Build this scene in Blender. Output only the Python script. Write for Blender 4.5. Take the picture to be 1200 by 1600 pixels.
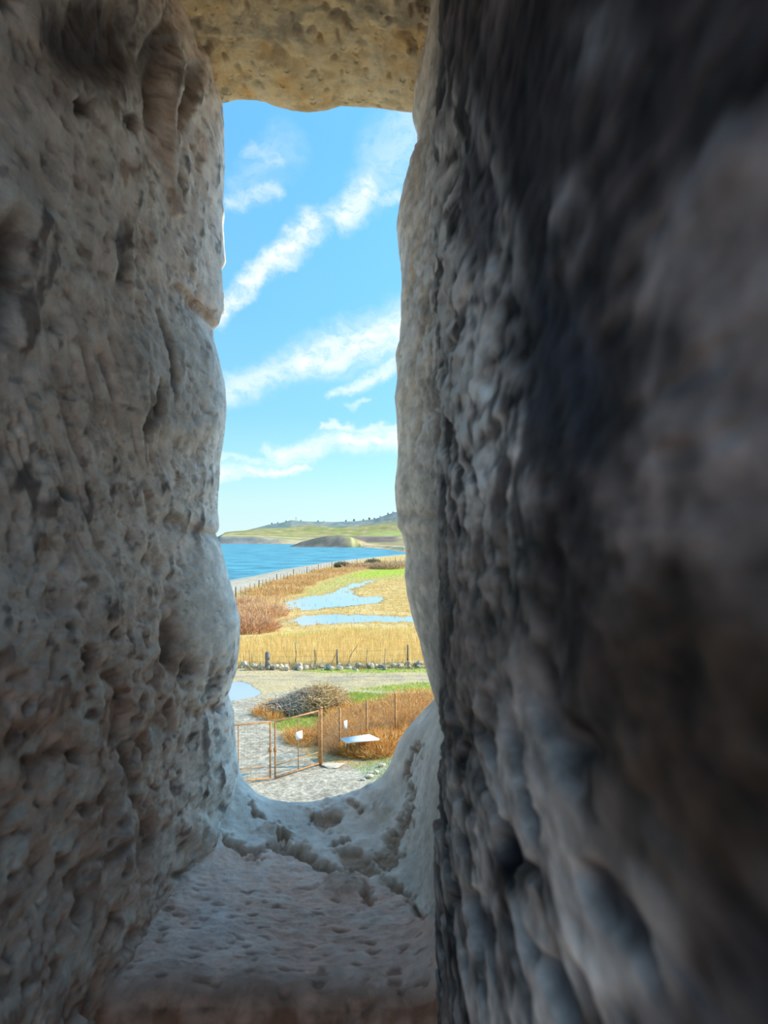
import bpy, math
import numpy as np
from mathutils import Vector

# ------------------------------------------------------------------ camera, sky, sun, exposure
for o in list(bpy.data.objects):
    bpy.data.objects.remove(o, do_unlink=True)
scene = bpy.context.scene
COL = scene.collection
EYE = 8.0                      # eye height above the ground outside (m)
F = 1200.0                     # focal length in pixels of the 1200x1600 frame
HOR = 843.0                    # image row of the horizon

cam_data = bpy.data.cameras.new('camera')
cam = bpy.data.objects.new('camera', cam_data)
COL.objects.link(cam)
cam.location = (0, 0, EYE)
cam.rotation_euler = (math.radians(90), 0, 0)
cam_data.sensor_fit = 'HORIZONTAL'
cam_data.sensor_width = 36.0
cam_data.lens = 36.0
cam_data.shift_y = (HOR - 800.0) / 1200.0
cam_data.clip_start = 0.01
cam_data.clip_end = 20000
cam_data.dof.use_dof = True
cam_data.dof.focus_distance = 12.0
cam_data.dof.aperture_fstop = 20.0
scene.camera = cam

vs = scene.view_settings
vs.view_transform = 'Standard'
vs.look = 'None'
vs.gamma = 1.0
vs.use_curve_mapping = False
vs.exposure = 0.15

SUN_AZ, SUN_EL = math.radians(9), math.radians(33)    # to the right, a little ahead of the wall
sun_dir = Vector((math.cos(SUN_EL) * math.cos(SUN_AZ), math.cos(SUN_EL) * math.sin(SUN_AZ), math.sin(SUN_EL)))
sd = bpy.data.lights.new('sun', 'SUN')
sd.energy = 4.8
sd.color = (1.0, 0.82, 0.58)
sd.angle = math.radians(0.55)
so = bpy.data.objects.new('sun', sd)
so.rotation_euler = sun_dir.to_track_quat('Z', 'Y').to_euler()
so.location = (40, 10, 40)
COL.objects.link(so)


class NT:
    """small helper for building node trees"""
    def __init__(self, tree):
        self.t = tree
        self.n = tree.nodes
        self.l = tree.links

    def node(self, typ, **kw):
        nd = self.n.new(typ)
        for k, v in kw.items():
            setattr(nd, k, v)
        return nd

    def put(self, sock, v):
        if isinstance(v, bpy.types.NodeSocket):
            self.l.new(v, sock)
        else:
            sock.default_value = v

    def math(self, op, a, b=0.0, c=0.0, clamp=False):
        nd = self.node('ShaderNodeMath', operation=op, use_clamp=clamp)
        self.put(nd.inputs[0], a)
        self.put(nd.inputs[1], b)
        if op in ('MULTIPLY_ADD', 'SMOOTH_MIN', 'COMPARE'):
            self.put(nd.inputs[2], c)
        return nd.outputs[0]

    def smooth(self, v, lo, hi, a=0.0, b=1.0):
        nd = self.node('ShaderNodeMapRange', interpolation_type='SMOOTHSTEP')
        self.put(nd.inputs[0], v)
        self.put(nd.inputs[1], lo)
        self.put(nd.inputs[2], hi)
        self.put(nd.inputs[3], a)
        self.put(nd.inputs[4], b)
        return nd.outputs[0]

    def mix(self, f, a, b, blend='MIX'):
        nd = self.node('ShaderNodeMix', data_type='RGBA', blend_type=blend)
        self.put(nd.inputs[0], f)
        self.put(nd.inputs[6], a)
        self.put(nd.inputs[7], b)
        return nd.outputs[2]

    def noise(self, vec, scale, detail=4.0, rough=0.55, dist=0.0):
        nd = self.node('ShaderNodeTexNoise')
        if vec is not None:
            self.put(nd.inputs['Vector'], vec)
        self.put(nd.inputs['Scale'], scale)
        self.put(nd.inputs['Detail'], detail)
        self.put(nd.inputs['Roughness'], rough)
        self.put(nd.inputs['Distortion'], dist)
        return nd.outputs[0]

    def comb(self, x, y, z):
        nd = self.node('ShaderNodeCombineXYZ')
        self.put(nd.inputs[0], x)
        self.put(nd.inputs[1], y)
        self.put(nd.inputs[2], z)
        return nd.outputs[0]

    def ramp(self, fac, stops):
        nd = self.node('ShaderNodeValToRGB')
        cr = nd.color_ramp
        while len(cr.elements) < len(stops):
            cr.elements.new(0.5)
        for e, (p, c) in zip(cr.elements, stops):
            e.position = p
            e.color = (c[0], c[1], c[2], 1)
        self.put(nd.inputs[0], fac)
        return nd.outputs[0]


def ang(px, py):
    """direction of an image point as azimuth and elevation"""
    u = math.atan((px - 600.0) / F)
    v = math.atan((HOR - py) / F * math.cos(u))
    return u, v


def build_world():
    w = bpy.data.worlds.new('sky')
    scene.world = w
    w.use_nodes = True
    T = NT(w.node_tree)
    for n in list(T.n):
        T.n.remove(n)
    tc = T.node('ShaderNodeTexCoord')
    sep = T.node('ShaderNodeSeparateXYZ')
    T.l.new(tc.outputs['Generated'], sep.inputs[0])
    x, y, z = sep.outputs
    az = T.math('ARCTAN2', x, y)
    el = T.math('ARCSINE', z)
    eln = T.math('DIVIDE', el, math.pi / 2, clamp=True)
    sky = T.ramp(eln, [(0.0, (0.78, 1.0, 1.02)), (0.03, (0.68, 1.0, 1.02)), (0.055, (0.52, 0.95, 1.02)), (0.10, (0.33, 0.77, 1.02)),
                       (0.18, (0.235, 0.65, 1.02)), (0.31, (0.175, 0.54, 1.0)), (1.0, (0.14, 0.42, 0.80))])
    # clear-sky luminance indicatrix (CIE standard clear sky): brighter towards the sun
    dn = T.node('ShaderNodeVectorMath', operation='DOT_PRODUCT')
    T.l.new(tc.outputs['Generated'], dn.inputs[0])
    dn.inputs[1].default_value = sun_dir
    cosx = dn.outputs['Value']
    chi = T.math('ARCCOSINE', cosx)
    ind = T.math('MULTIPLY_ADD', T.math('EXPONENT', T.math('MULTIPLY', chi, -3.0)), 10.0, 1.0)
    ind = T.math('DIVIDE', T.math('MULTIPLY_ADD', T.math('MULTIPLY', cosx, cosx), 0.45, ind), 1.24)
    sky = T.mix(1.0, sky, T.comb(ind, ind, ind), 'MULTIPLY')
    # cirrus along one wind direction, added out of view to whiten the light
    dz = T.math('ADD', T.math('MAXIMUM', z, 0.0), 0.12)
    cx = T.math('DIVIDE', x, dz)
    cy = T.math('DIVIDE', y, dz)
    a1 = T.math('ADD', T.math('MULTIPLY', cx, 0.8), T.math('MULTIPLY', cy, 0.6))
    a2 = T.math('SUBTRACT', T.math('MULTIPLY', cy, 0.8), T.math('MULTIPLY', cx, 0.6))
    cv = T.comb(T.math('MULTIPLY', a1, 0.55), T.math('MULTIPLY', a2, 2.0), 0.3)
    wis = T.noise(cv, 1.1, 7.0, 0.6, 0.4)
    gen = T.smooth(wis, 0.48, 0.78, 0.0, 0.75)
    # the sky in view is clear between its named streaks
    inview = T.math('MULTIPLY', T.smooth(T.math('ABSOLUTE', T.math('ADD', az, 0.09)), 0.16, 0.5), 1.0)
    upv = T.smooth(el, 0.55, 0.85)
    gen = T.math('MULTIPLY', gen, T.math('MAXIMUM', inview, upv))
    # coordinates for the streaks, roughened by noise
    n1 = T.noise(T.comb(T.math('MULTIPLY', az, 1.0), T.math('MULTIPLY', el, 1.0), 0.0), 14.0, 5.0, 0.62)
    n2 = T.noise(T.comb(T.math('ADD', az, 7.3), T.math('ADD', el, 3.1), 0.0), 14.0, 5.0, 0.62)
    az_d = T.math('ADD', az, T.math('MULTIPLY', T.math('SUBTRACT', n1, 0.5), 0.075))
    el_d = T.math('ADD', el, T.math('MULTIPLY', T.math('SUBTRACT', n2, 0.5), 0.055))
    streaks = [  # x0,y0, x1,y1, half width start/end (px), strength
        (335, 494, 400, 428, 11, 15, 0.80), (400, 428, 492, 350, 14, 19, 0.85), (535, 332, 575, 292, 19, 16, 0.75),
        (575, 290, 655, 195, 26, 46, 0.34), (352, 316, 428, 302, 9, 10, 0.42), (400, 232, 440, 256, 11, 12, 0.34),
        (440, 240, 375, 296, 26, 16, 0.20), (330, 622, 480, 562, 16, 20, 0.55), (480, 562, 640, 515, 22, 38, 0.80),
        (524, 614, 622, 574, 7, 10, 0.62), (545, 636, 572, 625, 5, 4, 0.35),
        (436, 708, 540, 688, 11, 15, 0.72), (540, 688, 640, 680, 15, 18, 0.82), (506, 669, 640, 663, 4, 7, 0.60),
        (330, 742, 470, 733, 9, 7, 0.75), (330, 722, 480, 718, 5, 5, 0.40), (592, 312, 626, 304, 9, 9, 0.42)]
    total = None
    for x0, y0, x1, y1, w0, w1, s in streaks:
        ax, ay = ang(x0, y0)
        bx, by = ang(x1, y1)
        dx, dy = bx - ax, by - ay
        L2 = dx * dx + dy * dy
        px = T.math('SUBTRACT', az_d, ax)
        py = T.math('SUBTRACT', el_d, ay)
        dot = T.math('ADD', T.math('MULTIPLY', px, dx / L2), T.math('MULTIPLY', py, dy / L2), clamp=True)
        ex = T.math('SUBTRACT', px, T.math('MULTIPLY', dot, dx))
        ey = T.math('SUBTRACT', py, T.math('MULTIPLY', dot, dy))
        dist = T.math('SQRT', T.math('ADD', T.math('MULTIPLY', ex, ex), T.math('MULTIPLY', ey, ey)))
        wid = T.math('MULTIPLY_ADD', dot, (w1 - w0) / F, w0 / F)
        m = T.smooth(T.math('DIVIDE', dist, wid), 0.0, 1.9, s, 0.0)
        total = m if total is None else T.math('MAXIMUM', total, m)
    tex = T.noise(T.comb(T.math('MULTIPLY', az_d, 2.0), T.math('MULTIPLY', el_d, 3.4), 0.7), 22.0, 6.0, 0.65)
    total = T.math('MULTIPLY', total, T.smooth(tex, 0.28, 0.62, 0.40, 1.1))
    cloud = T.math('MAXIMUM', total, gen, clamp=True)
    col = T.mix(cloud, sky, (1.0, 1.05, 1.1, 1))
    # below the horizon: the tone of far land, hidden by the ground built in the scene
    col = T.mix(T.smooth(el, -0.06, -0.01), (0.30, 0.30, 0.22, 1), col)
    bg = T.node('ShaderNodeBackground')
    T.put(bg.inputs[0], col)
    bg.inputs[1].default_value = 1.0
    out = T.node('ShaderNodeOutputWorld')
    T.l.new(bg.outputs[0], out.inputs[0])


build_world()

# ------------------------------------------------------------------ numeric helpers
rng = np.random.default_rng(7)
_perm = np.arange(256)
rng.shuffle(_perm)
PERM = np.concatenate([_perm, _perm, _perm])
_g = rng.normal(size=(256, 3))
GRAD = _g / np.linalg.norm(_g, axis=1)[:, None]


def perlin(p):
    i = np.floor(p).astype(np.int64)
    f = p - i
    u = f * f * f * (f * (f * 6 - 15) + 10)
    i &= 255
    out = 0.0
    for dx in (0, 1):
        wx = u[..., 0] if dx else 1 - u[..., 0]
        hx = PERM[(i[..., 0] + dx) & 255]
        for dy in (0, 1):
            wy = u[..., 1] if dy else 1 - u[..., 1]
            hy = PERM[(hx + i[..., 1] + dy) & 255]
            for dz in (0, 1):
                wz = u[..., 2] if dz else 1 - u[..., 2]
                g = GRAD[PERM[(hy + i[..., 2] + dz) & 255]]
                out = out + wx * wy * wz * (g[..., 0] * (f[..., 0] - dx) + g[..., 1] * (f[..., 1] - dy) + g[..., 2] * (f[..., 2] - dz))
    return out * 1.6          # roughly -1..1


def fbm(p, scale=1.0, octv=4, gain=0.5, off=0.0):
    p = p * np.asarray(scale, float) + off
    a, s, tot = 1.0, 0.0, 0.0
    for k in range(octv):
        tot = tot + a * perlin(p + 17.3 * k)
        s += a
        a *= gain
        p = p * 2.03
    return tot / s


def sst(v, lo, hi):
    t = np.clip((v - lo) / (hi - lo), 0, 1)
    return t * t * (3 - 2 * t)


def blob(u, v, cx, cy, rx, ry, deg=0.0, soft=0.5):
    a = math.radians(deg)
    x, y = u - cx, v - cy
    X = (x * math.cos(a) + y * math.sin(a)) / rx
    Y = (-x * math.sin(a) + y * math.cos(a)) / ry
    return 1 - sst(np.sqrt(X * X + Y * Y), 1 - soft, 1 + soft)


def seg_dist(u, v, pts):
    best = np.full(np.shape(u), 1e9)
    for (x0, y0), (x1, y1) in zip(pts[:-1], pts[1:]):
        dx, dy = x1 - x0, y1 - y0
        t = np.clip(((u - x0) * dx + (v - y0) * dy) / (dx * dx + dy * dy + 1e-12), 0, 1)
        best = np.minimum(best, np.hypot(u - x0 - t * dx, v - y0 - t * dy))
    return best


def stroke(u, v, pts, w, soft=0.6):
    return 1 - sst(seg_dist(u, v, pts) / w, 1 - soft, 1 + soft)


def poly_sd(x, y, poly):
    """signed distance to a polygon, positive inside"""
    P = list(poly) + [poly[0]]
    d = seg_dist(x, y, P)
    inside = np.zeros(np.shape(x), bool)
    for (x0, y0), (x1, y1) in zip(P[:-1], P[1:]):
        if y0 == y1:
            continue
        c = ((y0 > y) != (y1 > y)) & (x < (x1 - x0) * (y - y0) / (y1 - y0) + x0)
        inside ^= c
    return np.where(inside, d, -d)


def lerp(a, b, f):
    f = np.asarray(f)[..., None]
    return np.asarray(a, float) * (1 - f) + np.asarray(b, float) * f


def gp(px, py, z=0.0):
    """image point to the place on level ground of height z it shows"""
    d = (EYE - z) * F / (py - HOR)
    return ((px - 600.0) / F * d, d)


# ------------------------------------------------------------------ scene helpers
def mesh_np(name, verts, faces, mat, parent=None, col=None, smooth=False):
    """faces: (n,3) or (n,4) array, or a list of such arrays"""
    me = bpy.data.meshes.new(name)
    verts = np.ascontiguousarray(verts, np.float32)
    fl = faces if isinstance(faces, list) else [faces]
    fl = [np.asarray(f, np.int32) for f in fl if len(f)]
    loops = np.concatenate([f.ravel() for f in fl])
    sizes = np.concatenate([np.full(len(f), f.shape[1], np.int32) for f in fl])
    me.vertices.add(len(verts))
    me.vertices.foreach_set('co', verts.ravel())
    me.loops.add(len(loops))
    me.loops.foreach_set('vertex_index', loops)
    me.polygons.add(len(sizes))
    starts = np.concatenate([[0], np.cumsum(sizes)[:-1]]).astype(np.int32)
    me.polygons.foreach_set('loop_start', starts)
    me.polygons.foreach_set('loop_total', sizes)
    me.update(calc_edges=True)
    if smooth:
        me.polygons.foreach_set('use_smooth', np.ones(len(sizes), bool))
    if col is not None:
        at = me.color_attributes.new('Col', 'FLOAT_COLOR', 'POINT')
        c4 = np.ones((len(verts), 4), np.float32)
        c4[:, :3] = np.clip(col, 0, 1)
        at.data.foreach_set('color', c4.ravel())
    me.validate()
    if mat:
        me.materials.append(mat)
    o = bpy.data.objects.new(name, me)
    COL.objects.link(o)
    if parent:
        o.parent = parent
        o.matrix_parent_inverse.identity()
        pl = parent.location
        if pl.length > 0:
            me.transform(__import__('mathutils').Matrix.Translation(-pl))
    return o


def tag(o, label=None, cat=None, group=None, kind=None):
    if label:
        o['label'] = label
    if cat:
        o['category'] = cat
    if group:
        o['group'] = group
    if kind:
        o['kind'] = kind
    return o


def empty(name, loc):
    o = bpy.data.objects.new(name, None)
    o.location = loc
    o.empty_display_size = 0.2
    COL.objects.link(o)
    return o


class MB:
    """collects boxes and bars; build() makes one mesh object"""
    def __init__(self):
        self.v, self.q, self.n = [], [], 0

    def add(self, v, q):
        self.v.append(np.asarray(v, float))
        self.q.append(np.asarray(q, int) + self.n)
        self.n += len(v)

    def bar(self, a, b, r, sides=6, r2=None, cap=True):
        a, b = np.asarray(a, float), np.asarray(b, float)
        t = b - a
        t = t / np.linalg.norm(t)
        up = np.array([0, 0, 1.0]) if abs(t[2]) < 0.9 else np.array([1.0, 0, 0])
        n1 = np.cross(t, up)
        n1 /= np.linalg.norm(n1)
        n2 = np.cross(t, n1)
        r2 = r if r2 is None else r2
        th = np.arange(sides) * 2 * math.pi / sides + math.pi / sides
        ring = np.cos(th)[:, None] * n1 + np.sin(th)[:, None] * n2
        v = np.concatenate([a + ring * r, b + ring * r2, [a], [b]])
        q = [[i, (i + 1) % sides, sides + (i + 1) % sides, sides + i] for i in range(sides)]
        if cap:
            for i in range(sides):
                j = (i + 1) % sides
                q.append([2 * sides, j, i, i])
                q.append([2 * sides + 1, sides + i, sides + j, sides + j])
        self.add(v, q)

    def box(self, c, half, ax=None):
        c = np.asarray(c, float)
        ax = np.eye(3) if ax is None else np.asarray(ax, float)
        s = np.array([[i, j, k] for i in (-1, 1) for j in (-1, 1) for k in (-1, 1)], float) * np.asarray(half, float)
        v = c + s @ ax
        self.add(v, [[0, 1, 3, 2], [4, 6, 7, 5], [0, 4, 5, 1], [2, 3, 7, 6], [0, 2, 6, 4], [1, 5, 7, 3]])

    def build(self, name, mat, parent=None, smooth=False):
        v = np.concatenate(self.v)
        q = np.concatenate(self.q)
        tri = q[q[:, 2] == q[:, 3]][:, :3]
        quad = q[q[:, 2] != q[:, 3]]
        return mesh_np(name, v, [quad, tri], mat, parent, smooth=smooth)


def mat_simple(name, color, rough=0.8, metal=0.0, var=0.0, vscale=10.0, bump=0.0, bscale=40.0, color2=None):
    m = bpy.data.materials.new(name)
    m.use_nodes = True
    T = NT(m.node_tree)
    b = T.n['Principled BSDF']
    b.inputs['Roughness'].default_value = rough
    b.inputs['Metallic'].default_value = metal
    tc = T.node('ShaderNodeTexCoord').outputs['Object']
    c2 = color2 or tuple(c * (1 - var) for c in color)
    f = T.smooth(T.noise(tc, vscale, 5.0, 0.6), 0.35, 0.65)
    T.put(b.inputs['Base Color'], T.mix(f, (*color, 1), (*c2, 1)))
    if bump:
        bn = T.node('ShaderNodeBump')
        bn.inputs['Strength'].default_value = bump
        bn.inputs['Distance'].default_value = 0.02
        T.put(bn.inputs['Height'], T.noise(tc, bscale, 5.0, 0.65))
        T.l.new(bn.outputs[0], b.inputs['Normal'])
    return m


def mat_attr(name, rough=0.9, var=0.25, vscale=20.0, bump=0.0, bscale=60.0, bdist=0.01, spec=0.3, trans=0.0, pits=0.0, stretch=(1, 1, 1)):
    """colour from the mesh attribute Col, broken up by fine procedural grain"""
    m = bpy.data.materials.new(name)
    m.use_nodes = True
    T = NT(m.node_tree)
    b = T.n['Principled BSDF']
    b.inputs['Roughness'].default_value = rough
    b.inputs['Specular IOR Level'].default_value = spec
    at = T.node('ShaderNodeAttribute', attribute_name='Col').outputs['Color']
    ge = T.node('ShaderNodeNewGeometry').outputs['Position']
    mp = T.node('ShaderNodeMapping')
    mp.inputs['Scale'].default_value = stretch
    T.l.new(ge, mp.inputs['Vector'])
    pos = mp.outputs[0]
    n = T.noise(pos, vscale, 6.0, 0.65)
    f = T.smooth(n, 0.30, 0.70, 1 - var, 1 + var)
    c = T.mix(1.0, at, T.comb(f, f, f), 'MULTIPLY')
    h = None
    if bump:
        h = T.noise(pos, bscale, 8.0, 0.68)
    if pits:
        vo = T.node('ShaderNodeTexVoronoi', feature='SMOOTH_F1')
        T.put(vo.inputs['Vector'], pos)
        vo.inputs['Scale'].default_value = bscale * 1.3
        vo.inputs['Smoothness'].default_value = 0.4
        rare = T.smooth(T.noise(pos, bscale * 0.45, 3.0, 0.5), 0.48, 0.62)
        pit = T.math('MULTIPLY', T.smooth(vo.outputs['Distance'], 0.12, 0.42, 1.0, 0.0), rare)
        h = T.math('SUBTRACT', h, T.math('MULTIPLY', pit, pits))
    T.put(b.inputs['Base Color'], c)
    if h is not None:
        bn = T.node('ShaderNodeBump')
        bn.inputs['Strength'].default_value = bump
        bn.inputs['Distance'].default_value = bdist
        T.put(bn.inputs['Height'], h)
        T.l.new(bn.outputs[0], b.inputs['Normal'])
    if trans:
        tr = T.node('ShaderNodeBsdfTranslucent')
        T.put(tr.inputs[0], c)
        ms = T.node('ShaderNodeMixShader')
        ms.inputs[0].default_value = trans
        T.l.new(b.outputs[0], ms.inputs[1])
        T.l.new(tr.outputs[0], ms.inputs[2])
        T.l.new(ms.outputs[0], T.n['Material Output'].inputs[0])
    return m

# ------------------------------------------------------------------ the tower wall and its window opening
M_STONE = mat_attr('weathered_limestone', rough=0.88, var=0.22, vscale=45.0, bump=0.9, bscale=70.0, bdist=0.006, spec=0.25, pits=0.5, stretch=(1, 0.5, 1))
M_STONE_R = mat_attr('shade_toned_limestone', rough=0.8, var=0.25, vscale=40.0, bump=0.9, bscale=60.0, bdist=0.006, spec=0.15, pits=0.5, stretch=(1, 0.4, 1.2))  # near blocks of this jamb carry painted shade in their colour
M_LINTEL = mat_attr('ochre_limestone', rough=0.92, var=0.20, vscale=40.0, bump=0.9, bscale=60.0, bdist=0.006, spec=0.2, pits=0.8)
M_SILL = mat_attr('pink_sill_stone', rough=0.92, var=0.14, vscale=30.0, bump=0.8, bscale=45.0, bdist=0.006, spec=0.2, pits=0.2)
M_RUBBLE = mat_simple('added_room_rubble', (0.84, 0.62, 0.45), 0.95, var=0.3, vscale=3.0, bump=0.8, bscale=9.0)


def track(pairs):
    a = np.array(sorted(pairs), float)
    return a[:, 0], a[:, 1]


# outline of the opening where the wall meets the open air, 1.2 m ahead (1 px of the picture = 1 mm there)
L_PY, L_PX = track([(0, 330), (60, 338), (120, 344), (160, 347), (200, 350), (250, 350), (300, 349), (350, 347), (400, 350), (420, 347), (450, 349),
                    (480, 349), (495, 346), (506, 343), (512, 333), (530, 333), (560, 340), (600, 349), (640, 353), (680, 350), (700, 347),
                    (720, 344), (750, 343), (780, 340), (800, 340), (820, 342), (828, 340), (834, 336), (842, 340), (850, 343), (880, 350),
                    (910, 358), (940, 367), (970, 374), (1000, 374), (1030, 371), (1050, 369), (1070, 362), (1085, 357), (1095, 360),
                    (1110, 365), (1150, 367), (1180, 370), (1200, 373), (1240, 372), (1300, 368), (1400, 360), (1500, 350)])
R_PY, R_PX = track([(0, 690), (60, 682), (120, 668), (160, 650), (176, 645), (190, 647), (200, 650), (206, 653), (230, 652), (262, 650), (286, 644),
                    (302, 632), (327, 624), (355, 620), (380, 622), (400, 625), (440, 629), (470, 627), (500, 626), (538, 624), (555, 618),
                    (590, 621), (620, 617), (660, 620), (700, 622), (730, 620), (760, 616), (790, 618), (810, 620), (822, 620), (835, 628),
                    (850, 632), (870, 634), (900, 632), (930, 636), (960, 642), (980, 648), (1000, 655), (1040, 663), (1080, 666), (1105, 667),
                    (1140, 672), (1200, 680), (1300, 690), (1400, 690), (1500, 690)])
T_PX, T_PY = track([(250, 150), (300, 158), (347, 161), (373, 156), (401, 157), (415, 160), (426, 165), (458, 174), (483, 176), (508, 173), (532, 166),
                    (577, 168), (610, 172), (643, 176), (680, 178), (750, 170)])


def normals(P):
    a = np.gradient(P, axis=0)
    b = np.gradient(P, axis=1)
    n = np.cross(a, b)
    return n / (np.linalg.norm(n, axis=2)[..., None] + 1e-12)


def proj(P):
    d = P[..., 1]
    return 600 + F * P[..., 0] / d, HOR - F * (P[..., 2] - EYE) / d


def patch_pieces(P, col, cid, names, mat, parent, back, flip=False):
    """cut a surface grid into separate stones; each gets side walls running back into the masonry"""
    nt, ns = P.shape[:2]
    idx = np.arange(nt * ns).reshape(nt, ns)
    quads = np.stack([idx[:-1, :-1], idx[1:, :-1], idx[1:, 1:], idx[:-1, 1:]], -1).reshape(-1, 4)
    if flip:
        quads = quads[:, ::-1]
    fc = cid[:-1, :-1].reshape(-1)
    V = P.reshape(-1, 3)
    C = col.reshape(-1, 3)
    for k, name in enumerate(names):
        q = quads[fc == k]
        if not len(q):
            continue
        e = np.concatenate([q[:, [0, 1]], q[:, [1, 2]], q[:, [2, 3]], q[:, [3, 0]]])
        es = np.sort(e, axis=1)
        key = es[:, 0].astype(np.int64) * (nt * ns) + es[:, 1]
        u, inv, cnt = np.unique(key, return_inverse=True, return_counts=True)
        be = e[cnt[inv] == 1]
        used, qi = np.unique(q, return_inverse=True)
        qi = qi.reshape(-1, 4)
        bu, bi = np.unique(be, return_inverse=True)
        bi = bi.reshape(-1, 2)
        n0, n1 = len(used), len(bu)
        v = np.concatenate([V[used], V[bu], V[bu] + np.asarray(back, float)])
        c = np.concatenate([C[used], C[bu], C[bu]])
        sk = np.stack([bi[:, 1] + n0, bi[:, 0] + n0, bi[:, 0] + n0 + n1, bi[:, 1] + n0 + n1], -1)
        mesh_np(name, v, np.concatenate([qi, sk]), mat, parent, col=c, smooth=True)


def cells(a, b, seeds, warp):
    """nearest seed and the gap to the second nearest, for recessed joints"""
    ds = np.stack([np.hypot((a - s[0]) / s[2], b - s[1]) + w for s, w in zip(seeds, warp)], -1)
    o = np.sort(ds, axis=-1)
    return ds.argmin(-1), o[..., 1] - o[..., 0]


# the mass of masonry around the opening: a slab of wall with a hole
def wall_mass():
    m = MB()
    y0, y1 = 0.06, 1.27
    cy, hy = (y0 + y1) / 2, (y1 - y0) / 2
    m.box((-2.2, cy, EYE - 0.9), (1.80, hy, 2.3))
    m.box((2.16, cy, EYE - 0.9), (1.98, hy, 2.3))
    m.box((-0.11, cy, EYE + 1.12), (0.29, hy, 0.28))
    m.box((-0.11, 1.02, EYE - 1.88), (0.29, 0.25, 1.32))
    return m.build('wall_front', M_RUBBLE)


WALL = tag(wall_mass(), 'thick rough limestone tower wall around the narrow window opening', 'wall', kind='structure')

OUT = [(1.204, 0.0005), (1.215, 0.0025), (1.228, 0.006), (1.240, 0.011), (1.250, 0.016), (1.259, 0.022), (1.266, 0.034), (1.271, 0.055), (1.274, 0.09), (1.276, 0.16)]


def depth_rows(dn, n, near):
    inv = np.linspace(1 / dn, 1 / 1.2, n)
    d = np.concatenate([np.asarray(near, float), 1 / inv, [o[0] for o in OUT]])
    r = np.concatenate([np.zeros(len(near) + n), [o[1] for o in OUT]])
    return d, r


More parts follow.
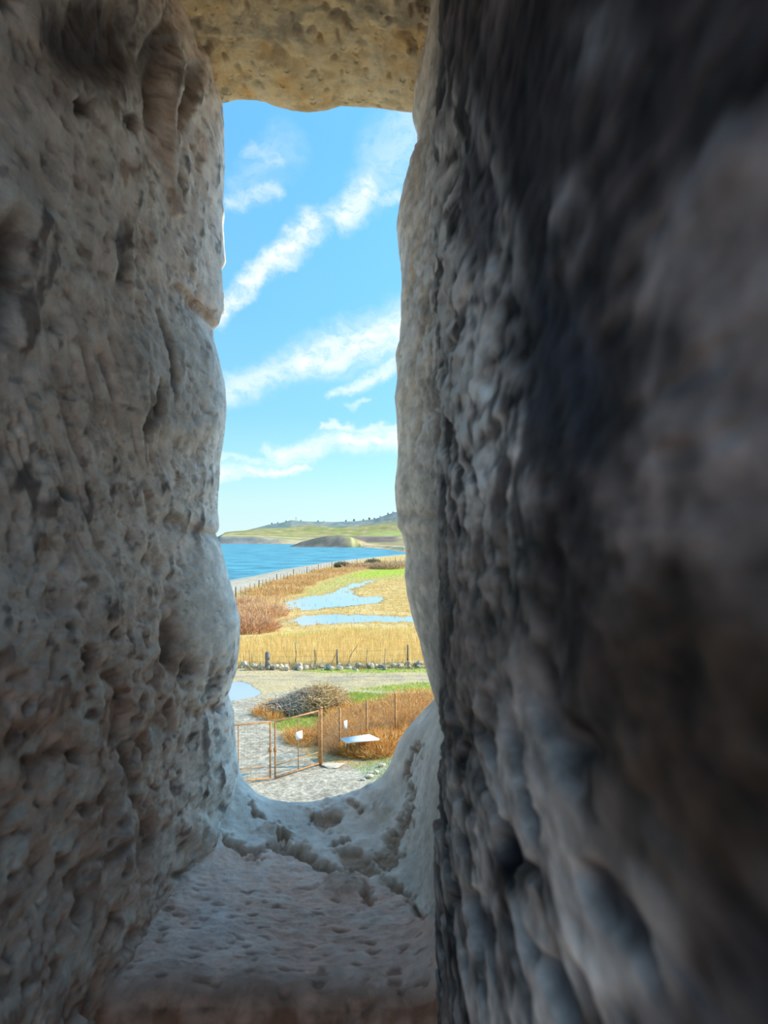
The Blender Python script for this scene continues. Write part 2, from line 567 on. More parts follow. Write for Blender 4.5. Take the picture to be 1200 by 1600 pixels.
# ---- left jamb
def left_jamb():
    d, r = depth_rows(0.46, 250, [0.07, 0.12, 0.2, 0.28, 0.36, 0.42])
    z = np.concatenate([np.linspace(-1.5, -0.66, 12), np.linspace(-0.64, 0.90, 720)])
    D, Z = np.meshgrid(d, z, indexing='ij')
    R = np.repeat(r[:, None], len(z), 1)
    xo = (np.interp(HOR - z * 1000, L_PY, L_PX) - 600) / 1000
    xs = np.convolve(np.pad(xo, 40, mode='edge'), np.ones(81) / 81, 'valid')
    w = sst((1.2 - D) / 0.30, 0, 1)
    inner = -0.258 - 0.030 * (1.2 - D) / 0.9 + 0.55 * (xs + 0.25)[None, :]
    k = np.maximum(D / 1.2, 1.0)
    X = (xo[None, :] * k) * (1 - w) + inner * w - R
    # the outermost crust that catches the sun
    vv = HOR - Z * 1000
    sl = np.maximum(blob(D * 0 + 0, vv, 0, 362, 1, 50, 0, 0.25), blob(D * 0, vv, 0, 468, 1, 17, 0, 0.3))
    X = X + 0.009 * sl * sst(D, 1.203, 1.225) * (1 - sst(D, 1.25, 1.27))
    P = np.stack([X, D, Z], -1)
    N = normals(P)
    N *= np.sign(N[..., :1] + 1e-9)              # pointing into the opening (+x)
    Pw = P + np.array([0, 0, EYE])
    u, v = proj(Pw)
    amp = 0.18 + 0.82 * sst(1.2 - D, 0.0, 0.13)
    # stones
    PL = P * [1, 0.5, 1]
    wn = fbm(P, 9, 3)
    seeds = [(1.10, 0.50, 1.3), (0.55, 0.42, 1.2), (1.12, 0.17, 1.0), (0.62, 0.05, 1.0), (1.10, -0.15, 1.0), (0.58, -0.28, 1.0), (1.08, -0.335, 1.0), (0.60, -0.62, 1.0)]
    cid, gap = cells(D, Z, seeds, [0.02 * fbm(P, 6, 3, off=5.0 * i) for i in range(len(seeds))])
    groove = (1 - sst(gap, 0.0, 0.022)) * sst(wn, -0.5, 0.4)
    # relief
    al = 0.70 * D - 0.71 * Z                      # along the diagonal tooling, down and outwards
    ac = 0.71 * D + 0.70 * Z
    al = 0.50 * D - 0.87 * Z
    ac = 0.62 * D + 0.45 * Z
    Q = np.stack([al * 8, ac * 75, P[..., 0] * 20], -1)
    Qv = np.stack([P[..., 0] * 20, (D - 0.25 * Z) * 24, Z * 13], -1)
    big = fbm(PL, 6.0, 4, 0.5, 3.1)
    mid = fbm(PL, 26.0, 4, 0.6, 9.7)
    fine = fbm(PL, 95.0, 3, 0.6, 1.7)
    dia = fbm(Q, 1.0, 3, 0.55)
    ver = fbm(Qv, 1.0, 4, 0.55)
    m_dia = blob(u, v, 120, 690, 130, 210, 0, 0.5)
    m_low = sst(v, 880, 1100) * (1 - sst(u, 230, 330))
    m_pale = blob(u, v, 330, 935, 55, 110, 8, 0.3)
    m_grey = blob(u, v, 275, 590, 85, 100, -20, 0.25)
    pit_n = perlin(np.stack([P[..., 0] * 60, D * 45, Z * 80], -1) + 4.4)
    pit_b = perlin(np.stack([P[..., 0] * 30, D * 22, Z * 38], -1) + 8.4)
    pits = sst(pit_n, 0.28, 0.62) * (0.5 + 0.5 * m_low) * (1 - 0.5 * m_pale)
    pitb = sst(pit_b, 0.30, 0.60) * (0.22 + 0.78 * m_low)
    porous = 0.45 + 0.55 * sst(v, 820, 1050)
    h = 0.012 * big + 0.0080 * mid * porous + 0.0036 * fine * porous + 0.011 * m_dia * dia + 0.0075 * (1 - m_dia) * ver
    h = h * (1 - 0.6 * m_pale) - 0.0065 * pits - 0.009 * pitb
    h += 0.011 * m_grey * (0.6 + 0.4 * sst(v, 500, 560)) + 0.010 * m_pale
    h -= 0.006 * groove
    dents = [  # x, y, rx, ry, tilt, depth
        (247, 110, 17, 75, 5, 0.016), (292, 150, 13, 52, 14, 0.015), (286, 290, 9, 30, -8, 0.012), (150, 60, 75, 62, 10, 0.012),
        (133, 168, 13, 17, 0, 0.012), (207, 190, 9, 16, 0, 0.009), (190, 400, 12, 50, 0, 0.008), (255, 560, 7, 60, -6, 0.009),
        (232, 640, 9, 34, 12, 0.009), (10, 440, 30, 95, 4, 0.016), (330, 1074, 8, 24, 30, 0.013), (341, 1106, 5, 6, 0, 0.012),
        (266, 1010, 10, 40, -5, 0.010), (292, 1045, 11, 18, 0, 0.010), (150, 1030, 8, 18, 0, 0.010), (110, 770, 16, 9, 35, 0.010),
        (205, 1210, 9, 60, -10, 0.009), (280, 1368, 10, 8, 0, 0.010), (60, 1170, 30, 50, 0, 0.008), (225, 1310, 12, 40, 10, 0.008), (350, 1262, 12, 8, 0, 0.005)]
    dark = np.zeros_like(D)
    for cx, cy, rx, ry, t, dp in dents:
        b = blob(u + 8 * mid * 1.5, v + 10 * dia, cx, cy, rx, ry, t, 0.45)
        h -= dp * b
        dark = np.maximum(dark, b)
    for pts, wd, up in [([(262, 55), (272, 130), (266, 250), (280, 330)], 9, 0.012), ([(312, 95), (330, 170), (335, 300)], 14, 0.007),
                        ([(185, 1205), (192, 1370)], 10, 0.005), ([(300, 1300), (340, 1330), (330, 1380), (295, 1390)], 22, 0.010)]:
        h += up * stroke(u, v, pts, wd, 0.7)
    P = Pw + N * (h * amp)[..., None]
    # colour of the stone
    lt, tan, brn, dk = (0.97, 0.80, 0.685), (0.86, 0.65, 0.535), (0.44, 0.265, 0.17), (0.15, 0.105, 0.095)
    c = lerp(tan, lt, sst(big * 0.4 + mid * 0.8 + 0.5 * ver * (1 - m_dia) + 0.8 * dia * m_dia, -0.40, 0.20))
    c = lerp(c, brn, 0.75 * sst(fbm(PL, 26, 4, 0.7, 2.2), 0.18, 0.40))
    spots = sst(fbm(PL, 62, 3, 0.65, 7.2) + 0.25 * big, 0.20, 0.42)
    c = lerp(c, dk, 0.92 * spots * (1 - 0.6 * m_pale) * (0.55 + 0.45 * sst(v, 820, 1050)))
    c = lerp(c, (0.84, 0.76, 0.68), 0.65 * m_pale)
    c = lerp(c, (0.74, 0.68, 0.63), 0.6 * m_grey)
    c = lerp(c, (0.56, 0.56, 0.56), 0.75 * stroke(u, v, [(183, 1210), (195, 1370)], 12, 0.8))
    c = lerp(c, (0.86, 0.78, 0.70), 0.6 * stroke(u, v, [(350, 1180), (330, 1240), (345, 1290)], 30, 0.8))
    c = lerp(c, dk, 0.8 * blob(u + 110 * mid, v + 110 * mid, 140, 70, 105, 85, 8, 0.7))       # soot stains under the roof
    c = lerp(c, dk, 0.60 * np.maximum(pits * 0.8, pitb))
    c = lerp(c, (0.12, 0.095, 0.09), 0.75 * dark)  # shade of the dents painted into the colour
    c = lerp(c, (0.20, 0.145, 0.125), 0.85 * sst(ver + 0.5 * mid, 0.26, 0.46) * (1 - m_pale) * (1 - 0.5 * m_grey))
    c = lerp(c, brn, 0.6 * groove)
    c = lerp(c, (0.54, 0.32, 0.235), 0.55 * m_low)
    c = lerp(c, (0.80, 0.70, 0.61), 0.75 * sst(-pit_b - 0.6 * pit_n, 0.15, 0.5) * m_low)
    c = lerp(c, (0.92, 0.80, 0.66), 0.8 * sl * sst(D, 1.2, 1.22))  # sunlit crust painted paler as well
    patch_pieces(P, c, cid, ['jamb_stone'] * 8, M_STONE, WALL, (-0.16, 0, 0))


# ---- right jamb: near block close to the lens, then the outer stones a little recessed
def right_jamb():
    near = [0.06]
    inv = np.concatenate([np.linspace(1 / 0.10, 1 / 0.78, 330), np.linspace(1 / 0.78, 1 / 1.2, 110)[1:]])
    d = np.concatenate([near, 1 / inv, [o[0] for o in OUT]])
    r = np.concatenate([np.zeros(len(near) + len(inv)), [o[1] for o in OUT]])
    z = np.concatenate([np.linspace(-1.5, -0.66, 12), np.linspace(-0.64, 0.90, 640)])
    D, Z = np.meshgrid(d, z, indexing='ij')
    R = np.repeat(r[:, None], len(z), 1)
    xo = (np.interp(HOR - z * 1000, R_PY, R_PX) - 600) / 1000
    k = np.maximum(D / 1.2, 1.0)
    w = sst((1.2 - D) / 0.33, 0, 1)
    X = xo[None, :] * k * (1 - w) + 0.066 * w + R
    step = 1 - sst(D + 0.012 * fbm(np.stack([D * 0, D * 0, Z], -1), 7, 3), 0.735, 0.765)
    lowr = 1 - sst(Z, -0.30, -0.18)
    X = X - (0.0135 + 0.004 * lowr) * step + 0.022 * lowr * (1 - step)
    P = np.stack([X, D, Z], -1)
    N = normals(P)
    N *= -np.sign(N[..., :1] + 1e-9)
    Pw = P + np.array([0, 0, EYE])
    u, v = proj(Pw)
    amp = (0.25 + 0.75 * sst(1.2 - D, 0.0, 0.15)) * (0.45 + 0.55 * sst(D, 0.15, 0.6))
    seeds = [(1.0, 0.52, 0.6), (1.0, 0.18, 0.6), (1.0, -0.12, 0.6), (1.0, -0.42, 0.6), (0.40, 0.52, 1.0), (0.42, 0.08, 1.0), (0.42, -0.34, 1.0)]
    cid, gap = cells(D, Z, seeds, [0.015 * fbm(P, 8, 3, off=3.0 * i) for i in range(len(seeds))])
    groove = (1 - sst(gap, 0.0, 0.02)) * 0.6
    PR = P * [1, 0.35, 1]
    big = fbm(PR, 9.0, 4, 0.55, 13.1)
    mid = fbm(PR, 34.0, 4, 0.6, 19.7)
    fine = fbm(PR, 100.0, 3, 0.6, 11.7)
    Qv = np.stack([P[..., 0] * 20, D * 16 + 1.2 * fbm(PR, 16, 2, 0.5, 70.0), Z * 9], -1)
    ver = fbm(Qv, 1.0, 4, 0.5, 2.0)
    ver2 = fbm(np.stack([P[..., 0] * 20, D * 38, Z * 40], -1), 1.0, 3, 0.5, 6.0)
    rid = 1 - 2 * np.abs(ver)
    m_str = blob(u, v, 715, 500, 90, 380, -6, 0.4)
    m_low = blob(u, v, 830, 1400, 210, 300, 0, 0.35)
    m_taupe = blob(u, v, 735, 960, 95, 170, 0, 0.4)
    m_brown = blob(u, v, 1080, 1160, 210, 280, 0, 0.4)
    m_dark = np.maximum(blob(u + 25 * big, v + 30 * ver, 850, 560, 78, 150, -18, 0.5), blob(u + 14 * ver, v, 745, 330, 32, 120, -8, 0.5))
    holes = sst(perlin(np.stack([P[..., 0] * 30, D * 21, Z * 58], -1) + 2.7), 0.10, 0.36)
    outer = 1 - 0.5 * sst(D, 0.76, 0.95)
    h = 0.006 * big + 0.0050 * mid * outer + 0.0034 * fine * outer + 0.006 * m_str * rid + 0.004 * ver2 * (m_str + 0.3) * outer
    h = h - 0.012 * holes * m_low - 0.004 * holes * m_str - 0.008 * groove - 0.006 * m_dark
    for cx, cy, rx, ry, t, dp in [(885, 1165, 30, 26, 20, 0.012), (855, 1000, 20, 150, 4, 0.006), (705, 250, 12, 60, 0, 0.008), (690, 660, 9, 40, 0, 0.008)]:
        h -= dp * blob(u, v, cx, cy, rx, ry, t, 0.5)
    for pts, wd, up in [([(1160, 230), (1100, 330), (1070, 480), (1050, 680)], 32, 0.004), ([(870, 380), (890, 330), (860, 430)], 18, 0.004)]:
        h += up * stroke(u, v, pts, wd, 0.8)
    P = Pw + N * (h * amp)[..., None]
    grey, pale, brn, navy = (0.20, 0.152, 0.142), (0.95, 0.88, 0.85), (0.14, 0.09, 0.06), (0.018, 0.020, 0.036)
    c = lerp((0.030, 0.022, 0.024), grey, sst(big * 0.9 + mid * 0.9 + 0.25 * ver, -0.22, 0.45))  # near blocks painted dark in place of the light missing there
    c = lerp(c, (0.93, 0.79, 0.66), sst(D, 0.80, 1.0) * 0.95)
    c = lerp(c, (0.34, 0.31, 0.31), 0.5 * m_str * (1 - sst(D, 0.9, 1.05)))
    c = lerp(c, pale, 0.9 * m_str * sst(rid + 0.4 * fine, 0.60, 0.90))  # ridges paled and hollows darkened to paint in grazing skylight
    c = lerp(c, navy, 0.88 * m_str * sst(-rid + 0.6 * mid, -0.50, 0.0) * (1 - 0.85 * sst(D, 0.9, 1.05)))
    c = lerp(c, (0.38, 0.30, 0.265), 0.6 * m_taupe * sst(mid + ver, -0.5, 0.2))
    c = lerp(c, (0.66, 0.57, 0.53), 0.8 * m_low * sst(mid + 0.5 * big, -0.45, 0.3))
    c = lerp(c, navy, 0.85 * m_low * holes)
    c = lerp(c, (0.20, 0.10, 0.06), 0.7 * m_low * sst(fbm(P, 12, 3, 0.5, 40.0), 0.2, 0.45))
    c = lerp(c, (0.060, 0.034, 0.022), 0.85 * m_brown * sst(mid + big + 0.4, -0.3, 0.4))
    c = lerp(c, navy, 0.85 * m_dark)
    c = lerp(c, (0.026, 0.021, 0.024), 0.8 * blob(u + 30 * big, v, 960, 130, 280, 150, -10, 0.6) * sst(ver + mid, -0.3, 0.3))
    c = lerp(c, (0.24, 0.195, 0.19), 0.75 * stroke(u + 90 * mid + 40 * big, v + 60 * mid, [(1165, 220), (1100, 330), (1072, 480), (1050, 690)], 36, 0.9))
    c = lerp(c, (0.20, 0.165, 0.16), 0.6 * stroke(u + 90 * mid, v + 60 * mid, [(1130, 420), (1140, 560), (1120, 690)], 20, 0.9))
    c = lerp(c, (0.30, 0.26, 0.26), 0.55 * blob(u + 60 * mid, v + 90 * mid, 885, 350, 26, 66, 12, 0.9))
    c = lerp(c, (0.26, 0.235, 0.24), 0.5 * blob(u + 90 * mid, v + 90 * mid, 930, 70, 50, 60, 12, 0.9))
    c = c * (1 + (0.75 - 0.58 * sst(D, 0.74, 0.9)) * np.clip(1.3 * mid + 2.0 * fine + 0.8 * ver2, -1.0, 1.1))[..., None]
    c = lerp(c, brn, 0.5 * groove)
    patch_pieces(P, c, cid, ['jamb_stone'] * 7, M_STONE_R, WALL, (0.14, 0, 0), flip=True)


# ---- lintel stone
def lintel():
    d, r = depth_rows(0.62, 170, [0.07, 0.2, 0.35, 0.5])
    x = np.linspace(-0.37, 0.16, 260)
    D, Xg = np.meshgrid(d, x, indexing='ij')
    R = np.repeat(r[:, None], len(x), 1)
    zo = (HOR - np.interp(600 + x * 1000, T_PX, T_PY)) / 1000
    k = np.maximum(D / 1.2, 1.0)
    w = sst((1.2 - D) / 0.16, 0, 1)
    Z = zo[None, :] * k * (1 - w) + (0.690 + 0.03 * (1.2 - D)) * w + R
    P = np.stack([Xg, D, Z], -1)
    N = normals(P)
    N *= -np.sign(N[..., 2:] + 1e-9)
    Pw = P + np.array([0, 0, EYE])
    u, v = proj(Pw)
    big, mid, fine = fbm(P, 9, 4, 0.5, 21.0), fbm(P, 34, 4, 0.55, 22.0), fbm(P, 110, 3, 0.5, 23.0)
    pit = sst(perlin(np.stack([Xg * 70, D * 55, Z * 40], -1)), 0.26, 0.6)
    pit2 = sst(perlin(np.stack([Xg * 30, D * 24, Z * 20], -1) + 9), 0.28, 0.55)
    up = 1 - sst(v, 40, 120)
    amp = 0.2 + 0.8 * sst(1.2 - D, 0, 0.1)
    h = 0.007 * big + 0.0045 * mid + 0.0022 * fine - 0.0040 * pit - 0.006 * pit2 * (0.3 + 0.7 * up)
    P = Pw + N * (h * amp)[..., None]
    c = lerp((0.92, 0.65, 0.33), (0.97, 0.78, 0.50), sst(big + mid, -0.5, 0.5))
    c = lerp(c, (0.88, 0.48, 0.14), 0.55 * sst(fbm(P, 16, 3, 0.5, 30.0), 0.15, 0.5))
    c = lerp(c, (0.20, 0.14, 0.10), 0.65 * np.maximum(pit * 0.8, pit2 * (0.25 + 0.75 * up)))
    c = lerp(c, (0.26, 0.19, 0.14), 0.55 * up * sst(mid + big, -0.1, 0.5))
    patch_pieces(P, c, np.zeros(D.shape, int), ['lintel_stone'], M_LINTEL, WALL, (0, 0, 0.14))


# ---- sill: pinkish slab inside, whitish mortar bed outside that climbs the right jamb
def sill():
    prof = {
        1.20: [((px - 600) / 1000, (HOR - py) / 1000) for px, py in
               [(300, 1120), (345, 1165), (372, 1203), (385, 1222), (402, 1240), (420, 1248), (450, 1252), (480, 1253), (500, 1250), (530, 1243), (555, 1236),
                (575, 1228), (595, 1214), (606, 1199), (614, 1181), (622, 1160), (635, 1139), (653, 1119), (668, 1103), (690, 1080), (720, 1050)]],
        1.10: [(-0.31, -0.36), (-0.25, -0.405), (-0.21, -0.422), (-0.14, -0.430), (-0.06, -0.430), (-0.01, -0.420), (0.020, -0.395), (0.038, -0.360),
               (0.050, -0.315), (0.062, -0.275), (0.076, -0.24), (0.10, -0.21)],
        1.00: [(-0.31, -0.40), (-0.25, -0.425), (-0.20, -0.434), (-0.10, -0.438), (-0.02, -0.438), (0.020, -0.428), (0.040, -0.405), (0.052, -0.365),
               (0.060, -0.315), (0.068, -0.275), (0.080, -0.24), (0.10, -0.21)],
        0.88: [(-0.32, -0.41), (-0.27, -0.428), (-0.20, -0.432), (-0.10, -0.434), (-0.02, -0.434), (0.025, -0.430), (0.043, -0.415), (0.055, -0.375),
               (0.063, -0.325), (0.072, -0.285), (0.084, -0.25), (0.11, -0.22)],
        0.745: [(-0.34, -0.425), (-0.28, -0.430), (-0.20, -0.431), (-0.10, -0.431), (-0.02, -0.431), (0.025, -0.430), (0.048, -0.42), (0.062, -0.395),
                (0.072, -0.35), (0.080, -0.31), (0.09, -0.28), (0.12, -0.25)]}
    ns = 300
    keys = sorted(prof)
    rows = []
    for kd in keys:
        a = np.array(prof[kd])
        L = np.concatenate([[0], np.cumsum(np.hypot(*np.diff(a, axis=0).T))])
        L /= L[-1]
        s = np.linspace(0, 1, ns)
        q = np.stack([np.interp(s, L, a[:, 0]), np.interp(s, L, a[:, 1])], -1)
        for _ in range(6):
            q[1:-1] = (q[:-2] + 2 * q[1:-1] + q[2:]) / 4
        rows.append(q)
    rows = np.array(rows)
    dv = np.concatenate([1 / np.linspace(1 / 0.745, 1 / 1.2, 240)])
    S = []
    for dd in dv:
        j = min(max(np.searchsorted(keys, dd) - 1, 0), len(keys) - 2)
        f = np.clip((dd - keys[j]) / (keys[j + 1] - keys[j]), 0, 1)
        f = f * f * (3 - 2 * f) * 0.5 + f * 0.5
        S.append(rows[j] * (1 - f) + rows[j + 1] * f)
    S = np.array(S)
    P = np.stack([S[..., 0], np.repeat(dv[:, None], ns, 1), S[..., 1]], -1)
    # front of the slab (towards the room), falling away, and the outer edge rolling over
    fr = []
    for dd, dz in [(0.715, -0.60), (0.716, -0.50), (0.718, -0.30), (0.718, -0.20), (0.719, -0.15), (0.720, -0.12), (0.721, -0.10), (0.7215, -0.085)] + [(0.745 - 0.026 * math.sin(math.radians(t)), -0.03 * (1 - math.cos(math.radians(t))) - 0.0006 * max(0, t - 80)) for t in range(98, 4, -6)]:
        q = P[0].copy()
        q[:, 1] = dd + 0.016 * fbm(np.stack([q[:, 0], 0 * q[:, 0], 0 * q[:, 0]], -1), 14, 4, 0.6, 3.0)
        q[:, 2] = np.minimum(q[:, 2], -0.40) + dz
        fr.append(q)
    ot = []
    for dd, rr in OUT:
        q = P[-1].copy()
        q[:, 1] = dd
        q[:, 2] = q[:, 2] * dd / 1.2 - rr * 1.5 - 0.002
        q[:, 0] = q[:, 0] * dd / 1.2
        ot.append(q)
    P = np.concatenate([np.array(fr), P, np.array(ot)])
    nf = len(fr)
    N = normals(P)
    sgn = np.sign((N * np.stack([-P[..., 0] * 0 - 0.25 * (P[..., 0] > 0), -0.5 + 0 * P[..., 0], 1 + 0 * P[..., 0]], -1)).sum(-1, keepdims=True) + 1e-9)
    N *= sgn
    D, Xg, Z = P[..., 1].copy(), P[..., 0], P[..., 2]
    Pw = P + np.array([0, 0, EYE])
    u, v = proj(Pw)
    big, mid, fine = fbm(P, 10, 4, 0.5, 51.0), fbm(P, 34, 4, 0.55, 52.0), fbm(P, 100, 3, 0.5, 53.0)
    uu, vv = u + 18 * mid + 14 * fine, v + 16 * fbm(P, 30, 3, 0.6, 57.0) + 10 * fine
    crack = stroke(uu, vv, [(340, 1305), (370, 1325), (405, 1332), (430, 1322), (470, 1338), (505, 1358), (540, 1368)], 8, 0.5)
    crack2 = stroke(uu, vv, [(653, 1165), (640, 1195), (635, 1215), (643, 1240), (640, 1285), (622, 1312)], 5.5, 0.6)
    crack2 = np.maximum(crack2, stroke(uu, vv, [(640, 1270), (620, 1305), (612, 1318)], 11, 0.5))
    crack2 = np.maximum(crack2, stroke(uu, vv, [(622, 1335), (595, 1345)], 8, 0.5))
    holes = np.zeros_like(u)
    for cx, cy, rx, ry, t in [(511, 1278, 17, 15, 0), (487, 1278, 6, 6, 0), (407, 1271, 7, 5, 0), (555, 1340, 24, 12, 10), (570, 1362, 26, 9, 5), (530, 1315, 12, 6, 0),
                              (620, 1388, 22, 7, 25), (650, 1420, 20, 6, 50), (575, 1402, 8, 10, 0), (443, 1310, 9, 6, 0), (395, 1262, 6, 9, 0), (552, 1262, 14, 6, 20)]:
        holes = np.maximum(holes, blob(uu, vv, cx, cy, rx, ry, t, 0.5))
    lumps = np.zeros_like(u)
    for cx, cy, rx, ry in [(550, 1258, 26, 12), (580, 1238, 20, 12), (490, 1270, 14, 8), (520, 1262, 14, 9), (430, 1300, 22, 9), (470, 1325, 18, 7), (540, 1388, 30, 6), (600, 1262, 12, 14)]:
        lumps = np.maximum(lumps, blob(uu, vv, cx, cy, rx, ry, 0, 0.8))
    # which piece: mortar lies outside the crack line
    line = np.interp(u, [200, 345, 405, 430, 505, 545, 600, 640, 670, 720], [1300, 1310, 1331, 1324, 1358, 1372, 1385, 1405, 1430, 1440])
    mortar = v + 6 * mid < line
    fillet = (Z + 0.02 * big > -0.405) & (Xg > 0.015)
    cid = np.where(fillet, 2, np.where(mortar, 1, 0))
    slab_soft = sst(v, 1350, 1420)
    amp = 0.3 + 0.7 * sst(1.2 - D, 0, 0.08)
    rip = fbm(np.stack([Xg * 30, D * 85, Z * 30], -1), 1.0, 3, 0.55, 60.0)
    spk = sst(perlin(np.stack([Xg * 62, D * 105, Z * 60], -1) + 3.3), 0.30, 0.58)
    h = 0.006 * big + 0.0034 * mid + 0.0018 * fine + 0.003 * rip * slab_soft - 0.0035 * spk * slab_soft
    h = h - 0.013 * crack - 0.010 * crack2 - 0.012 * holes + 0.010 * lumps
    h += 0.006 * (~mortar) * (~fillet) * (1 - sst(line, 5000, 6000)) * 0.5
    Pd = Pw + N * (h * amp)[..., None]
    white, pink, soil = (0.96, 0.83, 0.73), (0.96, 0.66, 0.54), (0.38, 0.22, 0.13)
    c = lerp((0.78, 0.67, 0.58), white, sst(big + 0.6 * mid, -0.4, 0.3))
    c = lerp(c, lerp(pink, (0.97, 0.77, 0.67), sst(big + mid, -0.35, 0.45)), sst(v - line + 8 * mid, -8, 12) * (~fillet))
    c = lerp(c, (0.62, 0.40, 0.32), 0.5 * slab_soft * sst(rip, 0.15, 0.5))
    c = lerp(c, (0.42, 0.25, 0.18), 0.7 * slab_soft * spk)
    c = lerp(c, (0.92, 0.82, 0.80), 0.6 * blob(uu, vv, 335, 1445, 35, 40, 0, 0.8))
    c = lerp(c, soil, 0.75 * np.maximum(np.maximum(crack, crack2), holes))
    c = lerp(c, (0.40, 0.29, 0.21), 0.5 * lumps * sst(mid, -0.2, 0.3))
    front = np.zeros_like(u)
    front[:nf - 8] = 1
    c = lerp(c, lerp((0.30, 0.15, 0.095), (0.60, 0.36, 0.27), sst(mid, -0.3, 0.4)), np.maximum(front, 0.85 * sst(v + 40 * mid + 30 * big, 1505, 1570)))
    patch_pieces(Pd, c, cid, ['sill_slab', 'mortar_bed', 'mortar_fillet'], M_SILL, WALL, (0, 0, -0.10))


left_jamb()
right_jamb()
lintel()
sill()

# ---- invented tower room behind the viewer, left roofless and low to let in light
m = MB()
m.box((-0.2, -2.0, EYE - 1.6), (2.6, 3.1, 0.1))
tag(m.build('floor', M_RUBBLE), 'trodden stone floor of the added tower room', 'floor', kind='structure')
RH = -0.6            # height of the added walls above the eye, kept low for fill light
for nm, c, hf in [('wall_left_added', (-2.6, -2.0, EYE - 1.5 + (RH + 1.5) / 2), (0.3, 2.05, (RH + 1.5) / 2)),
                  ('wall_right_added', (2.2, -2.0, EYE - 1.5 + (RH + 1.5) / 2), (0.3, 2.05, (RH + 1.5) / 2)),
                  ('wall_back_added', (-0.2, -4.35, EYE - 1.5 + (RH + 1.5) / 2), (2.7, 0.3, (RH + 1.5) / 2))]:
    m = MB()
    m.box(c, hf)
    tag(m.build(nm, M_RUBBLE), 'low rubble stone wall added behind the viewer', 'wall', kind='structure')
# ------------------------------------------------------------------ land, sea and water outside
SEA_Z = -1.0
M_GROUND = mat_attr('yard_ground', rough=0.95, var=0.38, vscale=9.0, bump=0.6, bscale=14.0, bdist=0.05, spec=0.15)
M_FIELD = mat_attr('field_ground', rough=0.95, var=0.30, vscale=1.6, bump=0.5, bscale=2.5, bdist=0.15, spec=0.1)
M_HILL = mat_attr('far_land', rough=1.0, var=0.22, vscale=0.035, spec=0.05)

SHORE = [(-36.5, 20), (-36, 144), (-34.2, 171), (-32, 193), (-30.7, 230), (-27.8, 257), (-24, 292), (-17, 337), (-9, 372), (0, 415), (11, 446), (26, 470), (60, 490), (140, 500)]
POOLS = {
    'far': [(450, 940), (462, 934), (490, 931), (515, 927), (530, 920), (545, 914.5), (562, 910), (582, 906.5), (585, 908), (570, 914), (550, 920), (546, 927),
            (560, 932.5), (592, 931.5), (600, 935), (582, 943), (540, 947.5), (500, 951), (474, 954), (458, 948)],
    'near': [(452, 968), (480, 961), (520, 960), (560, 961), (610, 962), (645, 964.5), (690, 966), (690, 970), (620, 970.5), (560, 972), (500, 975), (468, 974.5)],
    'strip': [(420, 953), (432, 948), (452, 947), (460, 950), (440, 954), (424, 957)],
    'yard': [(345, 1066), (372, 1064), (392, 1068), (404, 1077), (408, 1083), (396, 1088), (372, 1093), (340, 1097), (300, 1098), (290, 1072)]}
POOLW = {k: [gp(*p) for p in v] for k, v in POOLS.items()}


def P3(x, y, z=0.0):
    return np.stack([x, y, np.zeros_like(x) + z], -1)


def shore_in(x, y):
    """metres inland of the waterline"""
    poly = SHORE + [(140, -120), (-36.5, -120)]
    return poly_sd(x, y, poly)


def pool_depth(x, y):
    """how far inside a pool a place lies, with ragged banks"""
    best = np.full(np.shape(x), -9.0)
    for k, pl in POOLW.items():
        s = 1.0 if k == 'yard' else 4.0
        n = fbm(P3(x, y), (0.9, 0.5, 1) if k == 'yard' else (0.55, 0.16, 1), 5, 0.65, 5.0) * (0.35 if k == 'yard' else 2.6)
        best = np.maximum(best, (poly_sd(x, y, pl) + n) / s)
    return best


def height(x, y):
    s = shore_in(x, y)
    z = np.interp(s, [-40, -3, 0, 4, 9, 14], [-3, -1.3, -1.0, -0.55, -0.15, 0.0])
    z = z + 0.05 * fbm(P3(x, y), 0.4, 3) * sst(s, 3, 12)
    b = sst(pool_depth(x, y), -0.02, 0.04)
    return z * (1 - b) - 0.06 * b - 0.02


